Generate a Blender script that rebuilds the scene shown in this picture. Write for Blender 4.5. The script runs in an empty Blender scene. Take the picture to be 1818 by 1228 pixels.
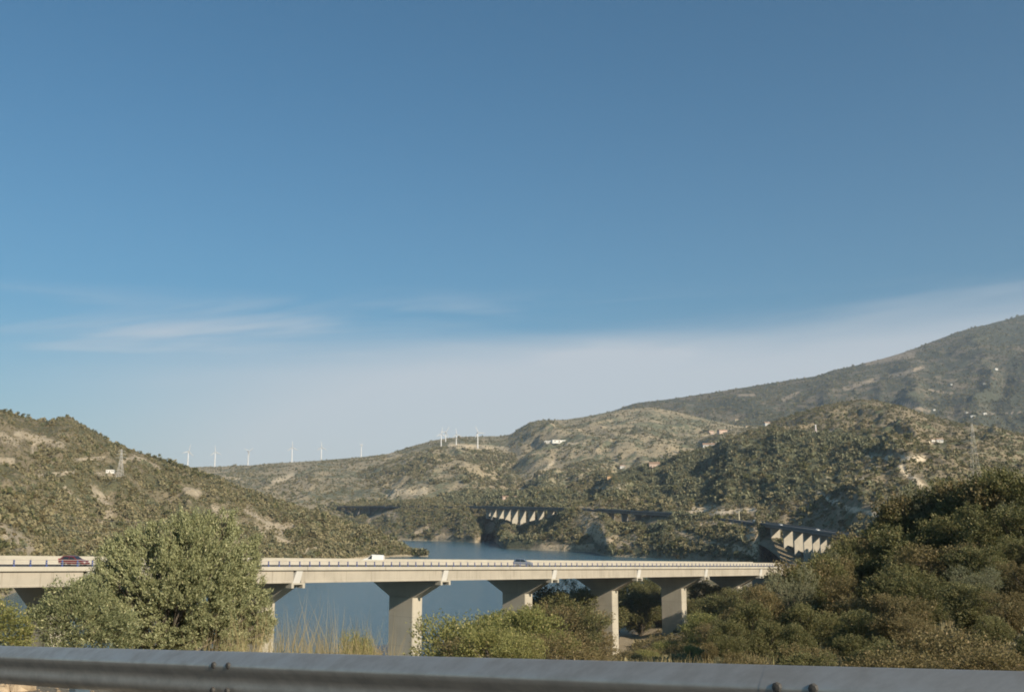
import bpy, math, random
import numpy as np
from mathutils import Vector, Matrix
from mathutils.bvhtree import BVHTree

S = bpy.context.scene
COL = S.collection
R = math.radians

# ------------------------------------------------------------------ camera, sky, sun, exposure
EYE = 40.0                       # eye height above the lake surface
PITCH = R(9.35)
FPX = 1818 * 35 / 36.0
cam_d = bpy.data.cameras.new('camera'); cam_d.lens = 35; cam_d.sensor_width = 36
cam_d.clip_start = 0.1; cam_d.clip_end = 60000
cam = bpy.data.objects.new('camera', cam_d); COL.objects.link(cam)
cam.location = (0, 0, EYE); cam.rotation_euler = (math.pi/2 + PITCH, 0, 0)
S.camera = cam

SUN_EL = R(25); SUN_AZ = math.atan2(0.63, -0.76)      # clockwise from +Y
sunv = Vector((math.sin(SUN_AZ)*math.cos(SUN_EL), math.cos(SUN_AZ)*math.cos(SUN_EL), math.sin(SUN_EL)))
sd = bpy.data.lights.new('sun', 'SUN'); sd.energy = 4.5; sd.angle = R(0.55); sd.color = (1.0, 0.87, 0.69)
sun = bpy.data.objects.new('sun', sd); COL.objects.link(sun)
sun.rotation_euler = sunv.to_track_quat('Z', 'Y').to_euler(); sun.location = sunv*500

W = bpy.data.worlds.new('World'); S.world = W; W.use_nodes = True
wt = W.node_tree; wt.nodes.clear()
def wn(t, **k):
    n = wt.nodes.new(t)
    for a, b in k.items(): setattr(n, a, b)
    return n
sky = wn('ShaderNodeTexSky', sky_type='NISHITA', sun_disc=False, sun_elevation=SUN_EL, sun_rotation=SUN_AZ,
         altitude=200, air_density=1.0, dust_density=1.6, ozone_density=3.5)
bg = wn('ShaderNodeBackground'); bg.inputs['Strength'].default_value = 0.064
wo = wn('ShaderNodeOutputWorld')
# thin cirrus: streaks in the direction of the sky (azimuth, elevation)
tc = wn('ShaderNodeTexCoord'); sep = wn('ShaderNodeSeparateXYZ'); wt.links.new(tc.outputs['Generated'], sep.inputs[0])
def wm(op, a, b=None, c=None):
    n = wn('ShaderNodeMath', operation=op)
    for i, v in enumerate((a, b, c)):
        if v is None: continue
        if isinstance(v, (int, float)): n.inputs[i].default_value = v
        else: wt.links.new(v, n.inputs[i])
    return n.outputs[0]
el = wm('ARCSINE', sep.outputs[2]); az = wm('ARCTAN2', sep.outputs[0], sep.outputs[1])
def wramp(v, lo, hi):
    n = wn('ShaderNodeMapRange', interpolation_type='SMOOTHSTEP'); wt.links.new(v, n.inputs[0])
    n.inputs[1].default_value = lo; n.inputs[2].default_value = hi
    return n.outputs[0]
comb = wn('ShaderNodeCombineXYZ')
tilt = wm('SUBTRACT', el, wm('MULTIPLY', az, 0.055))
wt.links.new(wm('MULTIPLY', az, 2.2), comb.inputs[0]); wt.links.new(wm('MULTIPLY', tilt, 22.0), comb.inputs[1])
comb.inputs[2].default_value = 3.7
nz = wn('ShaderNodeTexNoise'); nz.inputs['Scale'].default_value = 1.0; nz.inputs['Detail'].default_value = 5; nz.inputs['Roughness'].default_value = 0.5
nz.inputs['Distortion'].default_value = 0.5
wt.links.new(comb.outputs[0], nz.inputs['Vector'])
# a broad veil whose upper edge rises to the east, thinning out towards the west
edge = wm('ADD', wm('MULTIPLY', nz.outputs[0], 0.07), wm('MULTIPLY', az, 0.035))
veil_top = wm('SUBTRACT', wm('ADD', 0.152, edge), el)
veil = wm('MULTIPLY', wramp(veil_top, -0.012, 0.05), wramp(az, -0.60, -0.05))
streak = wm('MULTIPLY', wramp(nz.outputs[0], 0.50, 0.74), wm('MULTIPLY', wramp(el, 0.10, 0.15), wm('SUBTRACT', 1.0, wramp(el, 0.185, 0.23))))
low = wm('ADD', wm('MULTIPLY', wm('SUBTRACT', 1.0, wramp(el, 0.03, 0.21)), 0.38), wm('MULTIPLY', wm('SUBTRACT', 1.0, wramp(el, 0.08, 0.50)), 0.04))
cl = wm('MINIMUM', wm('ADD', wm('ADD', low, wm('MULTIPLY', veil, 0.62)), wm('MULTIPLY', wm('MULTIPLY', streak, wm('SUBTRACT', 1.0, wramp(az, 0.05, 0.3))), 0.42)), 0.8)
mix = wn('ShaderNodeMix', data_type='RGBA')
tint = wn('ShaderNodeMix', data_type='RGBA', blend_type='MULTIPLY'); tint.inputs['Factor'].default_value = 1.0
wt.links.new(sky.outputs[0], tint.inputs['A']); tint.inputs['B'].default_value = (0.41, 0.91, 0.99, 1)
wt.links.new(cl, mix.inputs['Factor']); wt.links.new(tint.outputs['Result'], mix.inputs['A']); mix.inputs['B'].default_value = (7.1, 7.25, 7.5, 1)
wt.links.new(mix.outputs['Result'], bg.inputs['Color']); wt.links.new(bg.outputs[0], wo.inputs[0])

S.view_settings.view_transform = 'Standard'; S.view_settings.look = 'None'
S.view_settings.exposure = 0.58; S.view_settings.gamma = 1.0; S.view_settings.use_curve_mapping = False
S.cycles.filter_width = 1.9; S.cycles.max_bounces = 6; S.cycles.diffuse_bounces = 3; S.cycles.transparent_max_bounces = 8; S.cycles.volume_bounces = 0

# ------------------------------------------------------------------ helpers
rng = np.random.default_rng(11)
random.seed(4)
CP, SP = math.cos(PITCH), math.sin(PITCH)

def ray(px, py):
    a = (px-909)/FPX; b = -(py-614)/FPX
    return Vector((a, CP-b*SP, SP+b*CP))
def at(px, py, Y):
    d = ray(px, py); return Vector((0, 0, EYE)) + d*(Y/d.y)
def proj(X, Y, Z):
    h = Z-EYE; zc = Y*CP+h*SP
    return 909+FPX*X/zc, 614-FPX*(-Y*SP+h*CP)/zc
def hash2(ix, iy, s):
    h = np.sin(ix*127.1+iy*311.7+s*74.7)*43758.5453
    return h-np.floor(h)
def vnoise(x, y, s):
    ix, iy = np.floor(x), np.floor(y); fx, fy = x-ix, y-iy
    fx = fx*fx*fx*(fx*(fx*6-15)+10); fy = fy*fy*fy*(fy*(fy*6-15)+10)
    a, b, c, d = hash2(ix, iy, s), hash2(ix+1, iy, s), hash2(ix, iy+1, s), hash2(ix+1, iy+1, s)
    return (a*(1-fx)+b*fx)*(1-fy)+(c*(1-fx)+d*fx)*fy
def fbm(x, y, s, o=4, ridged=False):
    t, a, n = 0, 0.5, 0
    for k in range(o):
        v = vnoise(x, y, s+k*13.1)
        if ridged: v = 1-abs(2*v-1)
        t = t+a*v; n += a; a *= 0.5
        x, y = x*2.03+17.3, y*2.03+9.1
    return t/n
def sstep(a, b, x):
    t = np.clip((x-a)/(b-a), 0, 1); return t*t*(3-2*t)

def tag(o, label=None, cat=None, group=None, kind=None):
    if label: o['label'] = label
    if cat: o['category'] = cat
    if group: o['group'] = group
    if kind: o['kind'] = kind
    return o
def link(o, parent=None):
    COL.objects.link(o)
    if parent is not None: o.parent = parent
    return o
def empty(name, loc=(0, 0, 0), rz=0):
    o = bpy.data.objects.new(name, None); o.location = loc; o.rotation_euler = (0, 0, rz); o.empty_display_size = 0.3
    return link(o)
KIDS = {}
def copy_tree(o, parent=None):
    c = o.copy(); COL.objects.link(c)
    if parent is not None: c.parent = parent
    for ch in o.children: copy_tree(ch, c)
    return c

class MB:
    def __init__(s): s.v = []; s.f = []; s.m = []
    def add(s, vs, fs, mi=0):
        n = len(s.v); s.v += [tuple(p) for p in vs]; s.f += [tuple(i+n for i in f) for f in fs]; s.m += [mi]*len(fs)
        return s
    def box(s, c, d, mi=0, rz=0, taper=1.0):
        x, y, z = (k/2 for k in d); cs, sn = math.cos(rz), math.sin(rz); vs = []
        for zz, t in ((-z, 1), (z, taper)):
            for xx, yy in ((-x, -y), (x, -y), (x, y), (-x, y)):
                xx, yy = xx*t, yy*t
                vs.append((c[0]+xx*cs-yy*sn, c[1]+xx*sn+yy*cs, c[2]+zz))
        return s.add(vs, [(3, 2, 1, 0), (4, 5, 6, 7), (0, 1, 5, 4), (1, 2, 6, 5), (2, 3, 7, 6), (3, 0, 4, 7)], mi)
    def sweep(s, rings, close=True, caps=True, mi=0):
        n = len(rings[0]); vs = [p for r in rings for p in r]; fs = []
        for i in range(len(rings)-1):
            for j in range(n if close else n-1):
                a, b = i*n+j, i*n+(j+1) % n
                fs.append((a, b, b+n, a+n))
        if caps and close:
            fs.append(tuple(range(n-1, -1, -1))); fs.append(tuple(len(vs)-n+k for k in range(n)))
        return s.add(vs, fs, mi)
    def tube(s, pts, rad, sides=6, mi=0):
        rings = []; pts = [Vector(p) for p in pts]
        if not hasattr(rad, '__len__'): rad = [rad]*len(pts)
        for i, p in enumerate(pts):
            t = (pts[min(i+1, len(pts)-1)]-pts[max(i-1, 0)])
            if t.length < 1e-9: t = Vector((0, 0, 1))
            t.normalize(); a = t.orthogonal() if abs(t.z) > 0.95 else t.cross(Vector((0, 0, 1)))
            a.normalize(); b = t.cross(a)
            rings.append([p+(a*math.cos(k*2*math.pi/sides)+b*math.sin(k*2*math.pi/sides))*rad[i] for k in range(sides)])
        return s.sweep(rings, mi=mi)
    def mesh(s, name, mats, smooth=False):
        m = bpy.data.meshes.new(name); m.from_pydata(s.v, [], s.f)
        for k in (mats if isinstance(mats, (list, tuple)) else [mats]): m.materials.append(k)
        if any(s.m): m.polygons.foreach_set('material_index', s.m)
        if smooth: m.polygons.foreach_set('use_smooth', [True]*len(s.f))
        m.update(); return m
    def obj(s, name, mats, parent=None, smooth=False):
        return link(bpy.data.objects.new(name, s.mesh(name, mats, smooth)), parent)
def np_mesh(name, V, F, mats, smooth=False):
    """V (n,3) and F (m,3 or 4) arrays"""
    V = np.asarray(V, np.float32); F = np.asarray(F, np.int32)
    m = bpy.data.meshes.new(name); k = F.shape[1]
    m.vertices.add(len(V)); m.vertices.foreach_set('co', V.ravel())
    m.loops.add(F.size); m.loops.foreach_set('vertex_index', F.ravel())
    m.polygons.add(len(F)); m.polygons.foreach_set('loop_start', np.arange(0, F.size, k, dtype=np.int32))
    m.polygons.foreach_set('loop_total', np.full(len(F), k, np.int32))
    if smooth: m.polygons.foreach_set('use_smooth', np.ones(len(F), bool))
    for q in (mats if isinstance(mats, (list, tuple)) else [mats]): m.materials.append(q)
    m.update(calc_edges=True); return m

# ------------------------------------------------------------------ materials
class NT:
    def __init__(s, name):
        s.mat = bpy.data.materials.new(name); s.mat.use_nodes = True; s.t = s.mat.node_tree; s.n = s.t.nodes; s.l = s.t.links
        s.b = s.n['Principled BSDF']; s.b.inputs['Specular IOR Level'].default_value = 0.25
    def node(s, t, **k):
        n = s.n.new(t)
        for a, b in k.items(): setattr(n, a, b)
        return n
    def put(s, sock, v):
        if isinstance(v, (int, float)): sock.default_value = v
        elif isinstance(v, tuple): sock.default_value = v if len(v) == 4 or sock.type == 'VECTOR' else v+(1,)
        else: s.l.new(v, sock)
    def coord(s, scale=(1, 1, 1), kind='Object'):
        c = s.node('ShaderNodeTexCoord'); m = s.node('ShaderNodeMapping'); m.inputs['Scale'].default_value = scale
        s.l.new(c.outputs[kind], m.inputs['Vector']); return m.outputs[0]
    def noise(s, vec, scale, detail=4, rough=0.55, dist=0):
        n = s.node('ShaderNodeTexNoise'); s.l.new(vec, n.inputs['Vector']); n.inputs['Scale'].default_value = scale
        n.inputs['Detail'].default_value = detail; n.inputs['Roughness'].default_value = rough; n.inputs['Distortion'].default_value = dist
        return n.outputs[0]
    def ramp(s, v, lo, hi):
        n = s.node('ShaderNodeMapRange', interpolation_type='SMOOTHSTEP'); s.l.new(v, n.inputs[0])
        n.inputs[1].default_value = lo; n.inputs[2].default_value = hi; return n.outputs[0]
    def mix(s, f, a, b, mode='MIX'):
        n = s.node('ShaderNodeMix', data_type='RGBA', blend_type=mode)
        s.put(n.inputs['Factor'], f); s.put(n.inputs['A'], a); s.put(n.inputs['B'], b); return n.outputs['Result']
    def math(s, op, a, b=0.0):
        n = s.node('ShaderNodeMath', operation=op); s.put(n.inputs[0], a); s.put(n.inputs[1], b); return n.outputs[0]
    def attr(s, name):
        return s.node('ShaderNodeAttribute', attribute_name=name).outputs['Fac']
    def island(s): return s.node('ShaderNodeNewGeometry').outputs['Random Per Island']
    def inst(s): return s.node('ShaderNodeObjectInfo').outputs['Random']
    def bump(s, h, strength=0.4, dist=0.1):
        n = s.node('ShaderNodeBump'); n.inputs['Strength'].default_value = strength; n.inputs['Distance'].default_value = dist
        s.l.new(h, n.inputs['Height']); s.l.new(n.outputs[0], s.b.inputs['Normal'])
    def done(s, col, rough=0.8, metal=0.0):
        s.put(s.b.inputs['Base Color'], col); s.put(s.b.inputs['Roughness'], rough); s.b.inputs['Metallic'].default_value = metal
        return s.mat
def plain(name, col, rough=0.7, metal=0.0, var=0.12, scale=3.0):
    q = NT(name); v = q.noise(q.coord(), scale, 5)
    dark = tuple(c*(1-var*1.6) for c in col); light = tuple(min(1, c*(1+var)) for c in col)
    return q.done(q.mix(q.ramp(v, 0.3, 0.7), dark, light), rough, metal)

def concrete(name, col, streak=0.5, vs=(1, 1, 0.06), sc=0.9):
    q = NT(name); c = q.coord(); s = q.noise(q.coord(vs), sc*2.2, 5, 0.65); p = q.noise(c, 0.25, 4); g = q.noise(c, 9.0, 4, 0.7)
    base = q.mix(q.ramp(p, 0.3, 0.7), tuple(k*0.9 for k in col), tuple(min(1, k*1.06) for k in col))
    base = q.mix(q.math('MULTIPLY', q.ramp(s, 0.50, 0.78), streak), base, tuple(k*f for k, f in zip(col, (0.5, 0.48, 0.45))))
    base = q.mix(q.math('MULTIPLY', g, 0.18), base, tuple(k*0.6 for k in col))
    q.bump(g, 0.25, 0.02)
    return q.done(base, 0.85)
M = {}
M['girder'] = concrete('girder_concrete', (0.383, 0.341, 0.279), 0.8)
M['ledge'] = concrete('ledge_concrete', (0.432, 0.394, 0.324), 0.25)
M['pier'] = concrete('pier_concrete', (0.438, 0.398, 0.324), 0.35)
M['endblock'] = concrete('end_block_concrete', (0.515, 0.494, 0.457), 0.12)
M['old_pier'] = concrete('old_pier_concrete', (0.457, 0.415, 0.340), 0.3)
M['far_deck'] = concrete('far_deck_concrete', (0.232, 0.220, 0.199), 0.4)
M['asphalt'] = plain('asphalt', (0.055, 0.054, 0.053), 0.9, var=0.2, scale=0.6)
M['asphalt'].node_tree.nodes['Principled BSDF'].inputs['Specular IOR Level'].default_value = 0.1
M['far_asphalt'] = plain('grey_asphalt', (0.11, 0.108, 0.105), 0.9, var=0.15, scale=0.3)
M['line'] = plain('road_paint', (0.75, 0.75, 0.72), 0.7)
M['blue'] = plain('blue_paint', (0.035, 0.065, 0.21), 0.5, var=0.2)
M['rail'] = plain('pale_rail', (0.36, 0.32, 0.29), 0.6, var=0.1)
M['white'] = plain('white_paint', (0.78, 0.77, 0.74), 0.5, var=0.04, scale=0.4)
M['turbine'] = plain('turbine_white', (0.64, 0.63, 0.62), 0.5, var=0.03, scale=0.1)
M['lattice'] = plain('galvanised_lattice', (0.42, 0.40, 0.35), 0.5, var=0.1)
M['mast_red'] = plain('mast_red', (0.45, 0.10, 0.07), 0.6)
M['cable'] = plain('cable', (0.30, 0.29, 0.27), 0.5)
M['rubber'] = plain('rubber', (0.02, 0.02, 0.02), 0.85)
M['rim'] = plain('wheel_rim', (0.55, 0.56, 0.58), 0.35, 0.8, var=0.05)
M['lamp_red'] = plain('tail_lamp', (0.35, 0.02, 0.02), 0.3)
M['lamp_clear'] = plain('head_lamp', (0.7, 0.7, 0.68), 0.2)
M['bolt'] = plain('bolt_steel', (0.07, 0.065, 0.06), 0.7, 0.2)
M['shingle_roof'] = plain('terracotta_roof', (0.36, 0.235, 0.16), 0.85, var=0.2, scale=1.5)
M['shutter'] = plain('window_dark', (0.06, 0.065, 0.07), 0.3)
M['door_wood'] = plain('door_wood', (0.14, 0.09, 0.05), 0.6)
for nm, c in (('wall_white', (0.66, 0.64, 0.60)), ('wall_cream', (0.62, 0.55, 0.38)), ('wall_pink', (0.60, 0.45, 0.36)), ('wall_orange', (0.50, 0.32, 0.18)), ('wall_grey', (0.45, 0.43, 0.40))):
    M[nm] = plain(nm, c, 0.85, var=0.06, scale=0.6)
def car_paint(name, col):
    q = NT(name); q.b.inputs['Coat Weight'].default_value = 0.5; q.b.inputs['Coat Roughness'].default_value = 0.15
    d = q.noise(q.coord(), 2.5, 3)
    return q.done(q.mix(q.ramp(d, 0.35, 0.8), col, tuple(k*0.8+0.02 for k in col)), 0.45)
M['car_red'] = car_paint('car_red', (0.13, 0.018, 0.02)); M['car_white'] = car_paint('car_white', (0.78, 0.77, 0.73))
M['car_blue'] = car_paint('car_blue', (0.09, 0.13, 0.19)); M['car_dark'] = car_paint('car_dark', (0.03, 0.03, 0.035))
q = NT('car_glass'); q.b.inputs['Specular IOR Level'].default_value = 0.6; M['glass'] = q.done((0.02, 0.025, 0.03), 0.08)

# galvanised guardrail: bare metal that mirrors the sky above and the dark road below
q = NT('weathered_steel'); c = q.coord((1, 1, 1)); a = q.noise(q.coord((0.5, 3, 3)), 3.0, 6, 0.65); g = q.noise(c, 60, 3)
q.bump(g, 0.08, 0.002)
M['steel'] = q.done(q.mix(q.ramp(a, 0.3, 0.75), (0.62, 0.565, 0.50), (0.44, 0.40, 0.355)), q.math('ADD', 0.42, q.math('MULTIPLY', a, 0.2)), 0.88)
M['post_steel'] = plain('post_steel', (0.72, 0.72, 0.70), 0.55, 0.0, var=0.1)

def hill_mat(name, green, dry, bare, k=1.0, green_amt=0.5, spot=1.0):
    q = NT(name); c = q.coord()
    big = q.noise(c, 0.012*k, 5, 0.6, 0.6); mid = q.noise(c, 0.07*k, 5, 0.65, 0.4); fine = q.noise(c, 0.45*k, 5, 0.7)
    w = q.math('ADD', q.math('MULTIPLY', big, 0.5), q.math('MULTIPLY', mid, 0.5))
    col = q.mix(q.ramp(w, 0.62-green_amt*0.28, 0.70-green_amt*0.28), dry, green)
    col = q.mix(q.math('MULTIPLY', q.ramp(fine, 0.45, 0.72), 0.75), col, tuple(k2*0.5 for k2 in green))
    patch = q.noise(q.coord((1, 1, 2.2)), 0.05*k, 6, 0.7, 0.8)
    col = q.mix(q.math('MULTIPLY', q.ramp(patch, 0.60, 0.70), 0.55), col, tuple((x+y)/2 for x, y in zip(dry, bare)))
    bm = q.attr('bare')
    br = q.math('ADD', q.math('MULTIPLY', bm, 0.62), q.math('ADD', q.math('MULTIPLY', q.math('SUBTRACT', mid, 0.5), 1.5), q.math('MULTIPLY', q.math('SUBTRACT', fine, 0.5), 1.1)))
    rock = q.mix(q.ramp(fine, 0.3, 0.75), tuple(x*1.1 for x in bare), tuple(x*0.6 for x in bare))
    col = q.mix(q.math('MULTIPLY', q.math('MULTIPLY', q.ramp(br, 0.30, 0.58), q.ramp(bm, 0.02, 0.45)), 0.9), col, rock)
    sh = q.attr('shore')
    col = q.mix(sh, col, q.mix(q.ramp(fine, 0.35, 0.65), (0.34, 0.27, 0.18), (0.50, 0.42, 0.30)))
    dn = q.attr('wood')
    col = q.mix(q.math('MULTIPLY', q.ramp(q.math('ADD', dn, q.math('MULTIPLY', q.math('SUBTRACT', mid, 0.5), 0.8)), 0.4, 0.7), 0.85), col, tuple(x*0.9 for x in green))
    q.bump(q.math('ADD', q.math('MULTIPLY', mid, 2.0), fine), 0.9, 1.6/k)
    return q.done(col, 0.95)
G1, D1, B1 = (0.125, 0.118, 0.063), (0.244, 0.198, 0.129), (0.468, 0.387, 0.281)
M['hill_left'] = hill_mat('left_slope', G1, D1, B1, 1.0, 0.55)
M['hill_head'] = hill_mat('headland_slope', (0.099, 0.105, 0.059), (0.223, 0.178, 0.117), (0.600, 0.465, 0.310), 1.0, 0.60)
M['hill_right'] = hill_mat('wooded_slope', (0.135, 0.144, 0.075), (0.276, 0.218, 0.142), (0.799, 0.653, 0.469), 0.9, 0.42)
M['hill_far'] = hill_mat('far_slope', (0.179, 0.179, 0.109), (0.420, 0.336, 0.218), (0.756, 0.608, 0.414), 0.55, 0.50)
M['mountain'] = hill_mat('mountain_slope', (0.090, 0.093, 0.061), (0.217, 0.174, 0.119), (0.406, 0.319, 0.232), 0.32, 0.68)
M['near'] = hill_mat('near_bank', (0.111, 0.104, 0.046), (0.325, 0.247, 0.130), (0.520, 0.429, 0.299), 5.0, 0.42)
q = NT('gravel_verge'); c = q.coord(); a = q.noise(c, 1.2, 5); b = q.noise(c, 25, 4, 0.7)
q.bump(b, 0.8, 0.03); M['verge'] = q.done(q.mix(q.ramp(b, 0.3, 0.75), q.mix(a, (0.22, 0.185, 0.14), (0.32, 0.28, 0.21)), (0.12, 0.10, 0.075)), 0.95)
q = NT('stone'); c = q.coord(); a = q.noise(c, 3, 6, 0.7); q.bump(a, 0.8, 0.08)
M['stone'] = q.done(q.mix(q.ramp(a, 0.3, 0.7), (0.24, 0.175, 0.11), (0.44, 0.34, 0.23)), 0.9)
q = NT('lake_water'); c = q.coord((1, 1, 1)); w1 = q.noise(q.coord((0.35, 1, 1)), 0.55, 5, 0.6, 0.3); w2 = q.noise(c, 0.02, 3)
q.b.inputs['IOR'].default_value = 1.33; q.b.inputs['Specular IOR Level'].default_value = 0.5
q.bump(w1, 0.55, 0.55)
M['water'] = q.done(q.mix(w2, (0.045, 0.105, 0.140), (0.060, 0.122, 0.155)), 0.18)

def leaf_mat(name, a, b, c3=None, rough=0.6, trans=0.25):
    q = NT(name); i = q.island(); o = q.inst(); m = q.noise(q.coord((1, 1, 1), 'Object'), 0.7, 3)
    f = q.math('ADD', q.math('MULTIPLY', i, 0.42), q.math('MULTIPLY', q.math('ADD', o, q.math('MULTIPLY', m, 1.5)), 0.26))
    col = q.mix(q.ramp(f, 0.15, 0.9), a, b)
    if c3: col = q.mix(q.ramp(i, 0.90, 0.97), col, c3)
    q.done(col, rough)
    out = q.n['Material Output']; t = q.node('ShaderNodeBsdfTranslucent'); ms = q.node('ShaderNodeMixShader')
    q.l.new(q.mix(0.5, col, (b[0]*1.3, b[1]*1.35, b[2])), t.inputs['Color']); ms.inputs[0].default_value = trans
    q.l.new(q.b.outputs[0], ms.inputs[1]); q.l.new(t.outputs[0], ms.inputs[2]); q.l.new(ms.outputs[0], out.inputs[0])
    return q.mat
M['olive_leaf'] = leaf_mat('olive_leaf', (0.135, 0.148, 0.072), (0.32, 0.32, 0.165), (0.50, 0.47, 0.27), 0.5)
M['shrub_leaf'] = leaf_mat('shrub_leaf', (0.123, 0.133, 0.043), (0.275, 0.261, 0.094), (0.435, 0.362, 0.160))
M['dark_leaf'] = leaf_mat('dark_leaf', (0.083, 0.088, 0.034), (0.180, 0.169, 0.072), (0.306, 0.243, 0.117))
M['brown_leaf'] = leaf_mat('brown_leaf', (0.103, 0.086, 0.036), (0.202, 0.161, 0.075), (0.319, 0.229, 0.122))
M['pine_leaf'] = leaf_mat('pine_leaf', (0.103, 0.111, 0.066), (0.222, 0.212, 0.123), None, 0.7, 0.1)
M['scrub_leaf'] = leaf_mat('scrub_leaf', (0.122, 0.119, 0.065), (0.308, 0.258, 0.145), None, 0.8, 0.1)
M['dry_grass'] = leaf_mat('dry_grass', (0.22, 0.17, 0.085), (0.40, 0.32, 0.17), (0.20, 0.20, 0.08), 0.7, 0.2)
q = NT('bark'); a = q.noise(q.coord((1, 1, 0.3)), 14, 5, 0.7); q.bump(a, 0.7, 0.02)
M['bark'] = q.done(q.mix(q.ramp(a, 0.3, 0.7), (0.07, 0.055, 0.042), (0.20, 0.17, 0.135)), 0.9)

# ------------------------------------------------------------------ terrain
BVH = {}; GRID = {}
def smooth1(a, n=5):
    k = np.hanning(n+2)[1:-1]; k /= k.sum(); p = np.pad(a, n//2, mode='edge'); return np.convolve(p, k, 'valid')
def paint(V, strokes):
    """bare soil and rock: strokes are (px0, py0, px1, py1, half width) where they lie on this slope"""
    out = np.zeros(len(V))
    px, py = proj(V[:, 0], np.maximum(V[:, 1], 1), V[:, 2])
    for x0, y0, x1, y1, w in strokes:
        dx, dy = x1-x0, y1-y0; L2 = dx*dx+dy*dy+1e-6
        t = np.clip(((px-x0)*dx+(py-y0)*dy)/L2, 0, 1)
        d = np.hypot(px-x0-t*dx, py-y0-t*dy)
        out = np.maximum(out, np.clip(1.35-d/w, 0, 1))
    return out
def slope(name, ridge, foot, px0, px1, nu, nv, mat, label, seed, amp, kx, back=500, prof=1.0, carve=None, bare=(), wood=None, shore=False, gully=1.0, sm=5, ampf=None):
    """one hillside: rises from its foot line to its ridge line and falls away behind; ridge (px, py, Y), foot (px, Y, z)"""
    px = np.linspace(px0, px1, nu); rp = np.array(ridge, float); fp = np.array(foot, float)
    ry = smooth1(np.interp(px, rp[:, 0], rp[:, 1]), sm); rY = smooth1(np.interp(px, rp[:, 0], rp[:, 2]), 15)
    fY = smooth1(np.interp(px, fp[:, 0], fp[:, 1]), 7); fz = np.interp(px, fp[:, 0], fp[:, 2])
    a = (px-909)/FPX; b = -(ry-614)/FPX; dy = CP-b*SP
    rX = a/dy*rY; rz = EYE+(SP+b*CP)/dy*rY
    fX = a/dy*fY
    am = amp*(ampf(px) if ampf else np.ones(nu)); nb = max(6, nv//6)
    vs = np.concatenate([[-0.06], np.linspace(0, 1, nv), 1+np.linspace(0.06, 1, nb)**1.2])
    V = np.zeros((len(vs), nu, 3))
    for j, v in enumerate(vs):
        if v <= 1:
            Y = fY+(rY-fY)*v; X = fX+(rX-fX)*v
            z = fz+(rz-fz)*(max(v, 0)**prof) if v >= 0 else fz-12
            w = math.sin(math.pi*min(max(v, 0), 1))**0.7*(1 if v < 0.85 else (1-v)/0.15*0.93+0.07) if v > 0 else 0
        else:
            t = (v-1); Y = rY+back*t; X = rX*(1+back*t/rY); z = rz-back*t*0.42; w = 0.07+0.4*min(t*3, 1)
        n = fbm(X*kx, Y*kx, seed, 5, True)-0.55; n2 = fbm(X*kx*4+5, Y*kx*4, seed+7, 4)-0.5
        # spurs and gullies run down the slope
        g = fbm(a/dy*rY*kx*2.2+n2*0.6, Y*kx*0.35, seed+3, 4, True)-0.55
        z = z+am*w*(n*0.9+g*1.3*gully)+am*0.32*n2*w
        if 0.97 < v < 1.05: z = z+am*0.05*(fbm(X*kx*14, X*0+1, seed+21, 3)-0.5)
        V[j, :, 0], V[j, :, 1], V[j, :, 2] = X, Y, z
    if carve: carve(px, vs, V)
    P = V.reshape(-1, 3); nj = len(vs); idx = np.arange(nj*nu).reshape(nj, nu)
    F = np.stack([idx[:-1, :-1], idx[:-1, 1:], idx[1:, 1:], idx[1:, :-1]], -1).reshape(-1, 4)
    m = np_mesh(name, P, F, mat, True)
    def fattr(n, val):
        m.attributes.new(n, 'FLOAT', 'POINT').data.foreach_set('value', np.asarray(val, np.float32).ravel())
    fattr('bare', paint(P, bare))
    pxv, pyv = proj(P[:, 0], P[:, 1], P[:, 2])
    wd = wood(pxv, pyv, P) if wood else np.zeros(len(P)); fattr('wood', wd)
    fattr('shore', np.clip(1-(P[:, 2]-2.2-2.4*fbm(P[:, 0]*0.03, P[:, 1]*0.03, 5))/1.2, 0, 1)*(0.85 if shore else 0))
    o = link(bpy.data.objects.new(name, m)); tag(o, label, None, None, 'structure')
    BVH[o.name] = BVHTree.FromPolygons([Vector(p) for p in P.tolist()], F.tolist())
    GRID[o.name] = (V, vs, wd.reshape(nj, nu), paint(P, bare).reshape(nj, nu))
    return o
def ground(x, y, only=None):
    best = -50.0
    for n, t in BVH.items():
        if only and n not in only: continue
        h = t.ray_cast(Vector((x, y, 4000)), Vector((0, 0, -1)))
        if h[0] is not None: best = max(best, h[0].z)
    return best
def hit(px, py):
    d = ray(px, py).normalized(); o = Vector((0, 0, EYE)); best = None
    for n, t in BVH.items():
        h = t.ray_cast(o, d)
        if h[0] is not None and (best is None or h[3] < best[1]): best = (h[0], h[3])
    return best[0] if best else None

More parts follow.
